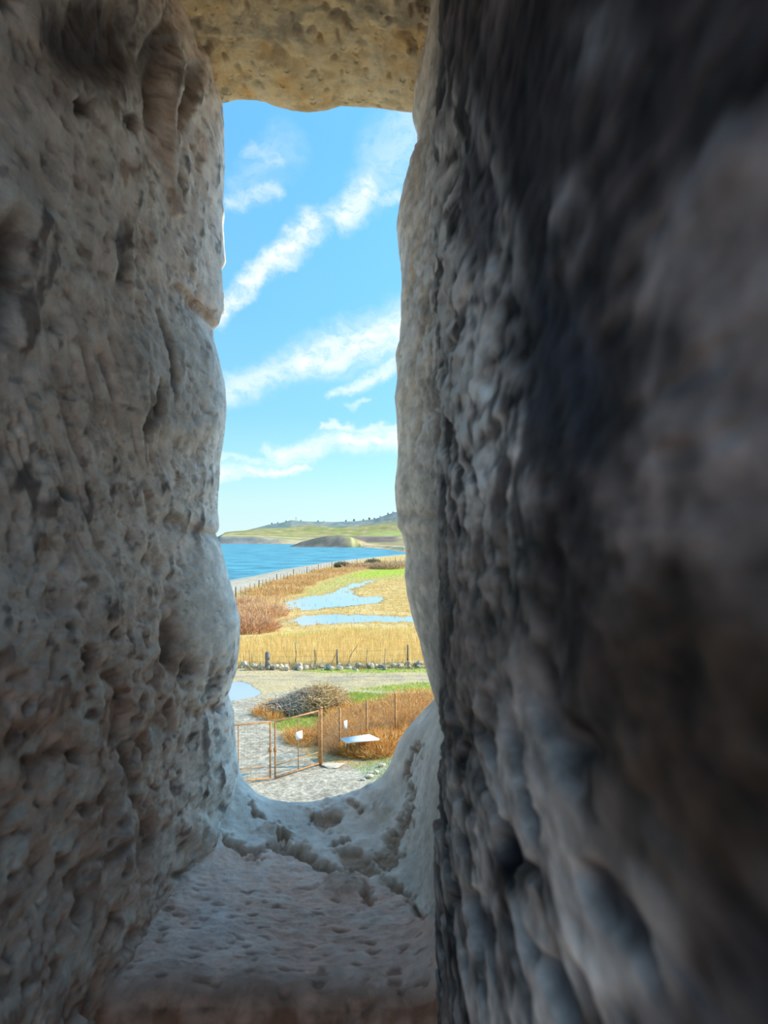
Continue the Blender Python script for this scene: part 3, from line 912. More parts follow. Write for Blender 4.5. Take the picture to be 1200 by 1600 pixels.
def regions(x, y):
    """natural ground cover, as colours"""
    Pn = P3(x, y)
    n1, n2, n3 = fbm(Pn, 0.22, 4, 0.6, 1.0), fbm(Pn, 0.9, 4, 0.6, 2.0), fbm(Pn, 3.5, 3, 0.6, 3.0)
    xw, yw = x + 0.35 * n2 + 0.3 * n1, y + 0.5 * n2 + 0.4 * n1

    def reg(px_poly, soft=0.35, amt=1.0):
        return sst(poly_sd(xw, yw, [gp(*p) for p in px_poly]) + 0.35 * n3 * soft, -soft, soft) * amt
    grav = lerp((0.38, 0.30, 0.205), (0.62, 0.51, 0.36), sst(n3 + 0.5 * n2, -0.4, 0.4))
    c = grav
    road = lerp((0.64, 0.46, 0.235), (0.50, 0.37, 0.20), sst(n2 + n1, -0.2, 0.5))
    m_road = reg([(-900, 1046), (1800, 1043), (1800, 1083), (560, 1081), (480, 1078), (420, 1084), (395, 1092), (-900, 1120)], 0.5)
    c = lerp(c, road, m_road)
    for row in (1056.5, 1062):
        tr = np.abs(yw - gp(600, row)[1] - 0.012 * (x + 3) * (x + 3) * 0.12)
        c = lerp(c, (0.34, 0.29, 0.235), 0.55 * (1 - sst(tr, 0.15, 0.5)) * sst(n2, -0.4, 0.2))
    soil = lerp((0.56, 0.31, 0.12), (0.60, 0.42, 0.18), sst(n2, -0.3, 0.3))
    grass = lerp((0.40, 0.48, 0.07), (0.60, 0.54, 0.15), sst(n2 + 0.5 * n1, -0.3, 0.4))
    m_weed = reg([(402, 1100), (420, 1088), (520, 1082), (560, 1084), (1400, 1076), (1700, 1200), (900, 1200), (640, 1190), (600, 1190), (560, 1200), (505, 1190), (470, 1172), (440, 1150), (415, 1128)], 0.3)
    c = lerp(c, soil, m_weed)
    c = lerp(c, grass, reg([(520, 1086), (560, 1080), (610, 1085), (650, 1093), (600, 1101), (540, 1100)], 0.5, 0.85))
    c = lerp(c, grass, reg([(560, 1075), (640, 1068), (760, 1066), (760, 1078), (660, 1080), (600, 1079)], 0.5, 0.9))
    c = lerp(c, grass, reg([(430, 1126), (470, 1115), (540, 1112), (540, 1128), (470, 1136), (440, 1139)], 0.4, 0.9))
    c = lerp(c, (0.40, 0.44, 0.30), reg([(540, 1190), (575, 1185), (600, 1180), (640, 1180), (640, 1240), (590, 1228), (560, 1205)], 0.35, 0.45))
    c = lerp(c, grass, reg([(470, 1047), (560, 1044), (800, 1040), (800, 1050), (600, 1050), (500, 1050)], 0.5, 0.95))
    c = lerp(c, lerp((0.34, 0.22, 0.10), (0.46, 0.36, 0.15), sst(n2, -0.3, 0.3)), sst(y + 0.4 * n2, 47.4, 48.0))
    # the field beyond the stones
    far = sst(y, 49.2, 50.5)
    gold = lerp((0.62, 0.37, 0.11), (0.76, 0.51, 0.20), sst(n1 + 0.6 * n2, -0.35, 0.4))
    fld = gold
    ol = lerp((0.50, 0.42, 0.10), (0.58, 0.50, 0.16), sst(n2, -0.3, 0.3))
    fx, fy = x + 2.5 * n1, y + 6 * n1

    def freg(px_poly, soft, amt=1.0):
        return sst(poly_sd(fx, fy, [gp(*p) for p in px_poly]), -soft, soft) * amt
    fld = lerp(fld, ol, freg([(455, 925), (500, 908), (540, 895), (640, 886), (640, 905), (590, 906), (540, 916), (520, 926), (470, 932)], 4, 0.75))
    fld = lerp(fld, (0.46, 0.56, 0.06), freg([(540, 899), (560, 892), (630, 886), (660, 889), (640, 897), (570, 902)], 6, 0.9))
    fld = lerp(fld, (0.76, 0.42, 0.18), freg([(372, 945), (420, 925), (470, 905), (540, 888), (600, 883), (560, 893), (500, 908), (450, 930), (430, 960), (400, 985), (372, 990)], 3, 0.8))
    fld = lerp(fld, (0.55, 0.50, 0.10), freg([(415, 990), (470, 984), (520, 982), (640, 983), (640, 987), (520, 989), (430, 996)], 1.5, 0.6))
    fld = lerp(fld, (0.34, 0.24, 0.12), 0.8 * sst(pool_depth(x, y), -0.35, -0.03) * sst(n2 + n1, -0.3, 0.3))
    c = lerp(c, fld, far)
    s = shore_in(x, y)
    beach = lerp((0.64, 0.51, 0.36), (0.54, 0.42, 0.28), sst(n1 + n2, -0.3, 0.4))
    c = lerp(c, beach, 1 - sst(s + 1.2 * n1, 12.5, 15.0))
    c = lerp(c, (0.40, 0.32, 0.22), 0.6 * (1 - sst(np.abs(s - 3.2 + n1), 0.3, 1.0)))     # wrack line of dried seaweed
    c = lerp(c, (0.40, 0.38, 0.33), 0.8 * (1 - sst(s, 0.0, 1.0)))
    return c


def ground_patch(name, xs, ys, mat):
    X, Y = np.meshgrid(xs, ys, indexing='ij')
    z = height(X, Y)
    V = np.stack([X, Y, z], -1).reshape(-1, 3)
    c = regions(X, Y).reshape(-1, 3)
    idx = np.arange(X.size).reshape(X.shape)
    q = np.stack([idx[:-1, :-1], idx[1:, :-1], idx[1:, 1:], idx[:-1, 1:]], -1).reshape(-1, 4)
    return mesh_np(name, V, q, mat, col=c, smooth=True)


def stretch(lo, a, b, hi, fine, coarse):
    return np.concatenate([np.linspace(lo, a, coarse)[:-1], np.linspace(a, b, fine), np.linspace(b, hi, coarse)[1:]])


g = ground_patch('ground', stretch(-37, -9.5, 4, 60, 150, 14), np.concatenate([np.linspace(-90, 1, 12), np.linspace(1.3, 21, 8)[:-1], np.linspace(21, 50, 260)]), M_GROUND)
tag(g, 'gravel yard, dirt track and weedy soil below the tower', 'ground', kind='structure')
g = ground_patch('field', stretch(-60, -36, 14, 120, 210, 16), np.concatenate([np.linspace(50, 120, 200)[:-1], np.linspace(120, 300, 190)[:-1], np.linspace(300, 520, 60)]), M_FIELD)
tag(g, 'flooded stubble field and pale beach beyond the dirt track', 'field', kind='structure')


def water_mat(name, color, rough, bscale, bump, bdist, spec=0.5, stretchv=(1, 1, 1), color2=None):
    m = bpy.data.materials.new(name)
    m.use_nodes = True
    T = NT(m.node_tree)
    b = T.n['Principled BSDF']
    b.inputs['Base Color'].default_value = (*color, 1)
    b.inputs['Roughness'].default_value = rough
    b.inputs['IOR'].default_value = 1.33
    b.inputs['Specular IOR Level'].default_value = spec
    ge = T.node('ShaderNodeNewGeometry').outputs['Position']
    mp = T.node('ShaderNodeMapping')
    mp.inputs['Scale'].default_value = stretchv
    T.l.new(ge, mp.inputs['Vector'])
    if color2:
        mq = T.node('ShaderNodeMapping')
        mq.inputs['Scale'].default_value = (0.06, 0.055, 1)
        T.l.new(ge, mq.inputs['Vector'])
        T.put(b.inputs['Base Color'], T.mix(T.smooth(T.noise(mq.outputs[0], 1.0, 5.0, 0.7), 0.36, 0.64), (*color, 1), (*color2, 1)))
    bn = T.node('ShaderNodeBump')
    bn.inputs['Strength'].default_value = bump
    bn.inputs['Distance'].default_value = bdist
    T.put(bn.inputs['Height'], T.noise(mp.outputs[0], bscale, 5.0, 0.6, 0.3))
    T.l.new(bn.outputs[0], b.inputs['Normal'])
    return m


M_SEA = water_mat('sea_water', (0.022, 0.19, 0.27), 0.30, 0.22, 1.0, 2.5, 0.35, (0.35, 1.0, 1.0), (0.10, 0.42, 0.46))
M_POOL = water_mat('still_water', (0.42, 0.46, 0.48), 0.04, 0.8, 0.25, 0.02)
v = np.array([(-4000, 60, SEA_Z), (3000, 60, SEA_Z), (3000, 9000, SEA_Z), (-4000, 9000, SEA_Z)], float)
tag(mesh_np('sea', v, np.array([[0, 1, 2, 3]]), M_SEA), 'rippled blue sea of the bay behind the beach', 'sea', kind='structure')


def pool(key, z, label, cat):
    pl = np.array(POOLW[key])
    x0, y0 = pl.min(0) - 2
    x1, y1 = pl.max(0) + 2
    m = np.array([(x0, y0, z), (x1, y0, z), (x1, y1, z), (x0, y1, z)])
    # the sheet is trimmed to the hollow in the ground that holds it
    nx, ny = 90, 70
    X, Y = np.meshgrid(np.linspace(x0, x1, nx), np.linspace(y0, y1, ny), indexing='ij')
    keep = sst(pool_depth(X, Y), -0.10, -0.05) > 0.1
    near = poly_sd(X, Y, POOLW[key]) > (-1.2 if key == 'yard' else -5.0)
    keep &= near
    idx = np.arange(X.size).reshape(X.shape)
    q = np.stack([idx[:-1, :-1], idx[1:, :-1], idx[1:, 1:], idx[:-1, 1:]], -1)
    kq = keep[:-1, :-1] & keep[1:, :-1] & keep[1:, 1:] & keep[:-1, 1:]
    q = q[kq]
    V = np.stack([X, Y, X * 0 + z], -1).reshape(-1, 3)
    used, qi = np.unique(q, return_inverse=True)
    tag(mesh_np({'yard': 'puddle'}.get(key, 'flood_pool'), V[used], qi.reshape(-1, 4), M_POOL), label, cat)


pool('far', -0.035, 'irregular forked pool of floodwater in the golden field, the larger and farther one', 'pool')
pool('near', -0.036, 'long straight band of floodwater across the field, nearer than the forked pool', 'pool')
pool('strip', -0.037, 'small pale patch of floodwater at the left end of the forked pool', 'pool')
pool('yard', -0.035, 'puddle mirroring the sky on the gravel yard beside the dirt track', 'puddle')


# ---- far coast
def coast(name, px0, px1, npx, rows, colfun, label):
    """rows: list of (distance table over px, height table over px); heights in metres"""
    px = np.linspace(px0, px1, npx)
    a = (px - 600) / F
    R = []
    for dist, hgt in rows:
        dd = np.interp(px, [p for p, _ in dist], [q for _, q in dist])
        hh = np.interp(px, [p for p, _ in hgt], [q for _, q in hgt])
        R.append((dd, hh))
    sub = 14
    Dm, Hm = [], []
    for (d0, h0), (d1, h1) in zip(R[:-1], R[1:]):
        for k in range(sub):
            f = k / sub
            Dm.append(d0 * (1 - f) + d1 * f)
            g2 = f * f * (3 - 2 * f)
            Hm.append(h0 * (1 - g2) + h1 * g2)
    Dm.append(R[-1][0])
    Hm.append(R[-1][1])
    Dm, Hm = np.array(Dm), np.array(Hm)
    X = a[None, :] * Dm
    rel = sst(Hm, 0.5, 6)
    Hm = Hm + rel * (1.6 * fbm(P3(X, Dm), 0.012, 4, 0.55, 3.0) + 0.5 * fbm(P3(X, Dm), 0.06, 3, 0.5))
    c = colfun(px[None, :] + 0 * Dm, Dm, Hm, X)
    idx = np.arange(X.size).reshape(X.shape)
    q = np.stack([idx[:-1, :-1], idx[:-1, 1:], idx[1:, 1:], idx[1:, :-1]], -1).reshape(-1, 4)
    o = mesh_np(name, np.stack([X, Dm, Hm], -1).reshape(-1, 3), q, M_HILL, col=c.reshape(-1, 3), smooth=True)
    tag(o, label, 'hill', kind='structure')
    return o


def hz(py, d):
    return EYE + (HOR - py) / F * d


SKY = [(250, 862), (330, 846), (338, 840), (345, 836), (352, 832.5), (380, 830), (400, 825), (420, 820), (440, 817), (455, 813), (480, 815), (520, 816), (560, 814), (585, 811), (600, 806), (615, 801), (635, 797), (700, 788), (900, 792)]


def col_far(px, D, H, X):
    n, n2 = fbm(P3(X, D), (0.010, 0.004, 1), 4, 0.6, 2.0), fbm(P3(X, D), (0.03, 0.012, 1), 4, 0.6, 8.0)
    c = lerp((0.40, 0.32, 0.12), (0.30, 0.29, 0.085), sst(n, -0.2, 0.3))
    c = lerp(c, (0.54, 0.38, 0.18), 0.8 * sst(n2, 0.02, 0.35))
    c = lerp(c, (0.17, 0.20, 0.13), 0.75 * (1 - sst(n2, -0.42, -0.18)))
    cliff = (1 - sst(D, 1565, 1600))
    c = lerp(c, lerp((0.33, 0.29, 0.25), (0.58, 0.42, 0.24), sst(n2 + (px - 400) / 60, -0.2, 0.8)), cliff * sst(px, 300, 330))
    c = lerp(c, (0.55, 0.45, 0.30), (1 - sst(np.abs(D - 1640 - 30 * n), 6, 26)) * 0.7)
    c = lerp(c, (0.26, 0.25, 0.13), (1 - sst(np.abs(D - 1760 - 60 * n), 20, 50)) * 0.6)
    wood = sst(D + 160 * n, 2250, 2420)
    c = lerp(c, lerp((0.19, 0.24, 0.235), (0.30, 0.30, 0.25), sst(n2, -0.3, 0.3)), wood * 0.9)  # bluish tone paints distance haze into the woodland colour
    c = lerp(c, (0.34, 0.29, 0.26), wood * sst(px, 560, 610) * sst(n2, -0.1, 0.3) * 0.7)
    return c


coast('headland', 230, 900, 330, [
    ([(0, 1525)], [(0, -3.0)]),
    ([(0, 1543)], [(250, -2.5), (325, -1.0), (900, -1.0)]),
    ([(0, 1566)], [(250, -2), (325, -1), (345, 13.5), (400, 13), (440, 9), (480, 5), (900, 5)]),
    ([(0, 1720)], [(250, -2), (330, 0), (348, 20), (400, 19), (470, 15), (560, 14), (900, 16)]),
    ([(0, 2000)], [(250, -2), (335, 2), (352, 27), (400, 27), (480, 25), (600, 26), (900, 34)]),
    ([(0, 2250)], [(250, -2), (335, 4), (355, 30), (400, 37), (480, 42), (560, 42), (620, 56), (900, 70)]),
    ([(0, 2550)], [(p, hz(q, 2550)) for p, q in SKY]),
    ([(0, 2900)], [(p, hz(q, 2550) - 25) for p, q in SKY])], col_far, 'far headland with low cliffs, grassy slopes and a wooded blue ridge')


def col_near(px, D, H, X):
    n, n2 = fbm(P3(X, D), (0.02, 0.008, 1), 4, 0.6, 4.0), fbm(P3(X, D), (0.07, 0.03, 1), 4, 0.6, 9.0)
    c = lerp((0.44, 0.32, 0.17), (0.32, 0.29, 0.10), sst(n, -0.2, 0.3))
    dark = sst(px + 12 * n, 440, 452) * (1 - sst(px + 18 * n + (D - 900) * 0.15, 535, 560))
    c = lerp(c, lerp((0.185, 0.15, 0.12), (0.28, 0.22, 0.16), sst(n2, -0.3, 0.4)), dark * 0.95)
    fld = sst(px + 10 * n, 540, 556) * (1 - sst(px, 612, 628)) * sst(D, 960, 985) * (1 - sst(D, 1090, 1120))
    c = lerp(c, (0.22, 0.155, 0.13), 0.9 * fld)
    c = lerp(c, (0.36, 0.40, 0.11), 0.9 * sst(px, 560, 590) * sst(D + 40 * n, 1190, 1250))
    shd = np.interp(px, [p for p, _ in SD], [q for _, q in SD])
    c = lerp(c, lerp((0.80, 0.54, 0.28), (0.62, 0.40, 0.20), sst(n2, -0.2, 0.3)), (1 - sst(D - shd, 60, 160)) * sst(px, 556, 572))
    c = lerp(c, (0.30, 0.19, 0.12), (1 - sst(D - shd, 4, 16)) * sst(px, 556, 572) * 0.7)
    c = lerp(c, (0.52, 0.44, 0.19), (1 - sst(np.abs(px - 551 - (D - 930) * -0.05), 1.5, 4)) * 0.8)
    return c


SD = [(430, 930), (452, 925), (500, 900), (560, 880), (590, 760), (610, 660), (632, 545), (680, 500), (900, 480)]
coast('near_coast', 436, 900, 300, [
    ([(p, q - 14) for p, q in SD], [(0, -3.0)]),
    (SD, [(0, -1.0)]),
    ([(p, q + (80 if p > 565 else 45)) for p, q in SD], [(436, -2), (450, -1.5), (470, 4.5), (490, 8.5), (510, 11.5), (530, 12), (548, 9.5), (566, 2.0), (600, 1.8), (632, 2.2), (900, 3)]),
    ([(436, 985), (560, 975), (632, 950), (900, 900)], [(436, -3), (452, -2), (470, 4), (490, 8.6), (510, 12), (530, 13), (550, 11), (572, 4.0), (632, 3.8), (900, 5)]),
    ([(436, 1100), (900, 1100)], [(436, -3), (470, -2), (500, 6), (530, 11.5), (556, 12.2), (632, 12), (900, 14)]),
    ([(436, 1180), (900, 1180)], [(436, -3), (490, -2), (530, 11.8), (556, 13.2), (632, 14), (900, 16)]),
    ([(436, 1420), (900, 1420)], [(436, -3), (500, -2), (540, 8), (580, 20), (632, 24), (900, 30)]),
    ([(436, 1560), (900, 1560)], [(436, -3), (560, 5), (632, 12), (900, 12)])], col_near, 'near shore of the bay with a dark bare hillock and ploughed strips')
# ------------------------------------------------------------------ plants, fences, gate, stones
M_BLADE = mat_attr('dry_stalks', rough=0.85, var=0.12, vscale=3.0, spec=0.15, trans=0.25)
M_TWIG = mat_attr('dry_twigs', rough=0.9, var=0.15, vscale=6.0, spec=0.1)
M_RUST = mat_simple('rusty_steel', (0.60, 0.29, 0.095), 0.8, 0.0, vscale=7.0, bump=0.3, color2=(0.36, 0.165, 0.07))
M_WIRE = mat_simple('rusty_wire', (0.36, 0.23, 0.14), 0.7, 0.2, vscale=9.0, color2=(0.25, 0.16, 0.11))
M_WOODPOST = mat_simple('grey_wood', (0.20, 0.165, 0.13), 0.95, vscale=6.0, bump=0.5, color2=(0.12, 0.10, 0.085))
M_WHITE = mat_simple('white_painted_sheet', (0.86, 0.86, 0.84), 0.6, vscale=5.0, color2=(0.74, 0.74, 0.73))
M_PALE = mat_simple('pale_rubble', (0.76, 0.62, 0.45), 0.95, vscale=4.0, bump=0.6, bscale=15.0, color2=(0.50, 0.40, 0.30))
M_GREYST = mat_simple('grey_rubble', (0.42, 0.36, 0.28), 0.95, vscale=4.0, bump=0.6, bscale=15.0, color2=(0.22, 0.18, 0.14))
M_CONC = mat_simple('worn_concrete', (0.84, 0.66, 0.46), 0.95, vscale=4.0, bump=0.4, bscale=20.0, color2=(0.68, 0.52, 0.36))


def blades(name, x, y, h, w, lean, cols, mat, z0=None, curl=0.3):
    """upright tapered stalks, each two quads long, in one mesh"""
    n = len(x)
    z0 = height(x, y) if z0 is None else z0
    th = rng.uniform(0, 2 * math.pi, n)
    wd = np.stack([np.cos(th), np.sin(th), 0 * th], -1) * (w / 2)[:, None]
    la = rng.uniform(0, 2 * math.pi, n)
    ld = np.stack([np.cos(la), np.sin(la), 0 * la], -1) * (lean * h)[:, None]
    b = np.stack([x, y, z0], -1)
    up = np.stack([0 * h, 0 * h, h], -1)
    m = b + up * 0.55 + ld * (0.55 - curl * 0.4)
    t = b + up + ld
    V = np.stack([b - wd, b + wd, m - wd * 0.8, m + wd * 0.8, t - wd * 0.3, t + wd * 0.3], 1).reshape(-1, 3)
    i = np.arange(n)[:, None] * 6
    q = np.concatenate([i + np.array([[0, 1, 3, 2]]), i + np.array([[2, 3, 5, 4]])])
    return mesh_np(name, V, q, mat, col=np.repeat(cols, 6, 0))


def scatter(poly_px, n, ragged=0.0):
    poly = [gp(*p) for p in poly_px]
    a = np.array(poly)
    x = rng.uniform(a[:, 0].min() - ragged, a[:, 0].max() + ragged, n * 6)
    y = rng.uniform(a[:, 1].min() - ragged, a[:, 1].max() + ragged, n * 6)
    s = poly_sd(x, y, poly) + ragged * fbm(P3(x, y), 0.5, 3, 0.6, 31.0)
    k = np.flatnonzero(s > 0)[:n]
    return x[k], y[k]


def pal(n, a, b, c=None, pc=0.2, jit=0.12):
    f = rng.uniform(0, 1, n)
    col = lerp(a, b, f)
    if c is not None:
        k = rng.uniform(0, 1, n) < pc
        col[k] = c
    return np.clip(col * (1 + rng.normal(0, jit, (n, 1))), 0, 1)


def stuff(o, label, cat):
    return tag(o, label, cat, kind='stuff')


# tall golden reeds behind the row of stones
n = 34000
x, y = scatter([(-40, 1039), (900, 1036), (900, 984), (520, 984), (430, 994), (300, 1000), (-40, 1000)], n, 0.8)
k = len(x)
dens = fbm(P3(x, y), 0.5, 3, 0.6, 12.0)
kk = rng.uniform(-0.6, 0.5, k) < dens + 0.35
x, y, dens = x[kk], y[kk], dens[kk]
k = len(x)
hh = (0.42 + 0.35 * rng.uniform(0, 1, k) ** 2 + 0.22 * dens) * np.interp(y, [50, 58, 70], [1.15, 0.9, 0.55])
stuff(blades('dry_reeds', x, y, hh, rng.uniform(0.012, 0.028, k), rng.uniform(0, 0.25, k), pal(k, (0.97, 0.68, 0.27), (0.86, 0.56, 0.20), (0.60, 0.44, 0.14), 0.12), M_BLADE),
      'tall golden dry reeds standing behind the row of pale stones', 'reeds')
# stubble over the field, thinning into the pools
n = 30000
x, y = scatter([(340, 985), (900, 984), (900, 884), (600, 885), (500, 905), (430, 940), (400, 960)], n, 2.0)
pd = pool_depth(x, y)
kk = (pd < 0.02) | (rng.uniform(0, 1, len(x)) < 0.16)
x, y = x[kk], y[kk]
k = len(x)
green = sst(poly_sd(x, y, [gp(*p) for p in [(455, 925), (540, 896), (640, 884), (660, 892), (590, 906), (540, 916), (470, 934)]]), -3, 3)
cc = lerp(pal(k, (0.80, 0.53, 0.20), (0.68, 0.42, 0.14), (0.46, 0.29, 0.11), 0.22), (0.50, 0.50, 0.10), 0.7 * green)
stuff(blades('field_stubble', x, y, rng.uniform(0.08, 0.30, k), rng.uniform(0.02, 0.06, k), rng.uniform(0, 0.6, k), cc, M_BLADE),
      'short golden stubble over the flooded field', 'stubble')


def twigs(name, segs, rad, cols, mat, parent=None):
    """segs (n,3,3): bent twigs of three points, as flat-sided prisms in one mesh"""
    n = len(segs)
    d = segs[:, 2] - segs[:, 0]
    d /= np.linalg.norm(d, axis=1)[:, None] + 1e-9
    r = rng.normal(size=(n, 3))
    n1 = np.cross(d, r)
    n1 /= np.linalg.norm(n1, axis=1)[:, None] + 1e-9
    n2 = np.cross(d, n1)
    V = []
    for j, s in enumerate((1.0, 0.75, 0.3)):
        for a in range(3):
            th = a * 2 * math.pi / 3
            V.append(segs[:, j] + (math.cos(th) * n1 + math.sin(th) * n2) * (rad * s)[:, None])
    V = np.stack(V, 1).reshape(-1, 3)
    i = np.arange(n)[:, None] * 9
    q = []
    for j in (0, 3):
        for a in range(3):
            b = (a + 1) % 3
            q.append(i + np.array([[j + a, j + b, j + 3 + b, j + 3 + a]]))
    return mesh_np(name, V, np.concatenate(q), mat, parent, col=np.repeat(cols, 9, 0))


def bush_twigs(cx, cy, rx, ry, hgt, n, ln=(0.3, 0.7)):
    """twigs rising and arching inside a dome"""
    a = rng.uniform(0, 2 * math.pi, n)
    r = np.sqrt(rng.uniform(0, 1, n))
    x, y = cx + rx * r * np.cos(a), cy + ry * r * np.sin(a)
    top = hgt * np.sqrt(np.clip(1 - r * r * 0.9, 0.05, 1)) * (0.8 + 0.35 * fbm(P3(x, y), 1.2, 3, 0.6, 44.0))
    z = height(x, y) + top * rng.uniform(0, 0.9, n)
    L = rng.uniform(*ln, n)
    d = rng.normal(size=(n, 3)) * [0.6, 0.6, 0.4] + np.stack([np.cos(a) * r * 0.6, np.sin(a) * r * 0.6, 0.8 + 0 * a], -1)
    d /= np.linalg.norm(d, axis=1)[:, None]
    p0 = np.stack([x, y, z], -1)
    p2 = p0 + d * L[:, None]
    p1 = (p0 + p2) / 2 + rng.normal(size=(n, 3)) * 0.07 * L[:, None]
    return np.stack([p0, p1, p2], 1)


# rust-brown weeds around the chain-link fence
segs = []
for px, py, rx, ry, h, n in [(520, 1150, 0.7, 1.6, 0.55, 1700), (545, 1172, 0.9, 0.8, 0.55, 2200), (575, 1178, 1.0, 0.7, 0.60, 2400), (600, 1168, 0.8, 0.9, 0.65, 1900), (560, 1150, 1.2, 1.3, 0.55, 2600),
                             (600, 1140, 1.2, 1.6, 0.65, 2600), (640, 1130, 1.4, 2.2, 0.8, 2800), (560, 1122, 1.4, 1.8, 0.55, 2200), (522, 1140, 0.7, 0.8, 0.4, 900), (620, 1112, 1.6, 1.8, 0.6, 2200),
                             (480, 1158, 0.8, 0.8, 0.28, 1100), (462, 1150, 0.5, 0.5, 0.18, 400), (680, 1110, 1.5, 3, 0.8, 2000), (548, 1166, 0.8, 0.55, 0.62, 1500), (580, 1166, 0.9, 0.6, 0.62, 1600), (562, 1160, 1.0, 0.5, 0.58, 1500), (660, 1160, 1.0, 1.5, 0.6, 1200), (650, 1094, 1.4, 1.5, 0.4, 1200),
                             (412, 1116, 0.5, 0.5, 0.16, 450), (428, 1122, 0.4, 0.3, 0.14, 250)]:
    cx, cy = gp(px, py)
    segs.append(bush_twigs(cx, cy, rx, ry, h, n, (0.15, 0.5)))
segs = np.concatenate(segs)
stuff(twigs('dry_weeds', segs, rng.uniform(0.004, 0.010, len(segs)), pal(len(segs), (0.88, 0.42, 0.10), (0.66, 0.29, 0.08), (0.95, 0.64, 0.28), 0.18, 0.3), M_TWIG),
      'tangle of rust-brown dry weeds around the chain-link fence', 'weeds')

# green grass tufts
gx, gy = [], []
for pl, n in [([(500, 1088), (560, 1080), (620, 1085), (660, 1093), (600, 1102), (530, 1100)], 5000), ([(550, 1077), (640, 1067), (760, 1064), (760, 1079), (600, 1081)], 3500),
              ([(425, 1130), (470, 1115), (540, 1112), (540, 1130), (470, 1137), (440, 1141)], 3500), ([(470, 1048), (560, 1044), (800, 1041), (800, 1050), (500, 1051)], 3500),
              ([(540, 1193), (575, 1186), (600, 1180), (630, 1185), (625, 1235), (585, 1225), (560, 1205)], 900)]:
    a, b = scatter(pl, n, 0.5)
    gx.append(a)
    gy.append(b)
x, y = np.concatenate(gx), np.concatenate(gy)
k = len(x)
stuff(blades('grass', x, y, rng.uniform(0.03, 0.12, k), rng.uniform(0.01, 0.025, k), rng.uniform(0.1, 0.8, k), pal(k, (0.32, 0.44, 0.06), (0.46, 0.50, 0.10), (0.60, 0.50, 0.20), 0.2), M_BLADE),
      'short green and yellowing grass along the track and beside the weeds', 'grass')

# heap of cut branches
bx, by = gp(476, 1113)
bp = empty('brush_pile', (bx, by + 0.6, 0))
tag(bp, 'heap of cut dry branches piled beside the gravel yard', 'brush pile')
n = 5200
a = rng.uniform(0, 2 * math.pi, n)
r = np.sqrt(rng.uniform(0, 1, n))
lx, ly = r * np.cos(a), r * np.sin(a)
prof = np.interp(lx, [-1, -0.6, -0.2, 0.15, 0.5, 0.8, 1.0], [0.08, 0.36, 0.74, 0.95, 1.0, 0.75, 0.30]) * np.sqrt(np.clip(1 - ly * ly, 0, 1))
X, Y = bx + 2.05 * lx, by + 0.6 + 1.5 * ly
Zb = 1.15 * prof * rng.uniform(0.0, 1.0, n) ** 0.6
L = rng.uniform(0.2, 0.8, n)
d = rng.normal(size=(n, 3)) * [1, 1, 0.40]
d /= np.linalg.norm(d, axis=1)[:, None]
p0 = np.stack([X, Y, Zb], -1) - d * L[:, None] / 2
p2 = p0 + d * L[:, None]
p0[:, 2] = np.maximum(p0[:, 2], -0.01)
p2[:, 2] = np.maximum(p2[:, 2], 0.0)
p1 = (p0 + p2) / 2 + rng.normal(size=(n, 3)) * 0.10 * L[:, None]
p1[:, 2] = np.maximum(p1[:, 2], 0.0)
S = np.stack([p0, p1, p2], 1)
warm = sst(lx, -0.2, 0.4)
cc = lerp(pal(n, (0.44, 0.35, 0.27), (0.64, 0.49, 0.36), (0.84, 0.64, 0.40), 0.2, 0.25), pal(n, (0.70, 0.46, 0.21), (0.54, 0.34, 0.16), (0.88, 0.64, 0.32), 0.25, 0.25), warm)
t = twigs('branch_tangle', S, rng.uniform(0.006, 0.017, n), cc, M_TWIG, bp)
tag(t, kind='stuff')
for i in range(26):
    m = MB()
    q = rng.uniform(-0.8, 0.8)
    z = 1.0 * np.interp(q, [-1, -0.6, -0.2, 0.15, 0.5, 0.8, 1.0], [0.05, 0.4, 0.8, 1.0, 0.9, 0.45, 0.1]) * rng.uniform(0.4, 1.0)
    c = np.array([bx + 2 * q, by + 0.6 + rng.uniform(-0.9, 0.6), z])
    dv = np.array([rng.normal(), rng.normal() * 0.8, rng.normal() * 0.22])
    dv = dv / np.linalg.norm(dv) * rng.uniform(0.4, 0.85)
    a0, a1 = c - dv, c + dv
    a0[2], a1[2] = max(a0[2], 0.02), max(a1[2], 0.02)
    m.bar(a0, a1, rng.uniform(0.015, 0.03), 5, 0.012)
    m.build('thick_branch', M_WOODPOST, bp)

# brown shrubs at the left edge of the field and along the shore fence
M_SHRUB = M_TWIG


def shrub(px, py, rx, ry, h, n, label, ca, cb, ln=(0.3, 0.8), rad=(0.012, 0.028), group=None):
    cx, cy = gp(px, py)
    e = empty('shrub', (cx, cy, float(height(np.array([cx]), np.array([cy]))[0])))
    tag(e, label, 'shrub', group)
    S = bush_twigs(cx, cy, rx, ry, h, n, ln)
    tag(twigs('twig_mass', S, rng.uniform(*rad, n), pal(n, ca, cb, None, 0, 0.22), M_SHRUB, e), kind='stuff')
    m = MB()
    for i in range(6):
        a = i * 1.05
        m.bar((cx, cy, -0.03), (cx + rx * 0.5 * math.cos(a), cy + ry * 0.5 * math.sin(a), h * 0.7), 0.03, 5, 0.012)
    m.build('stem', M_WOODPOST, e)


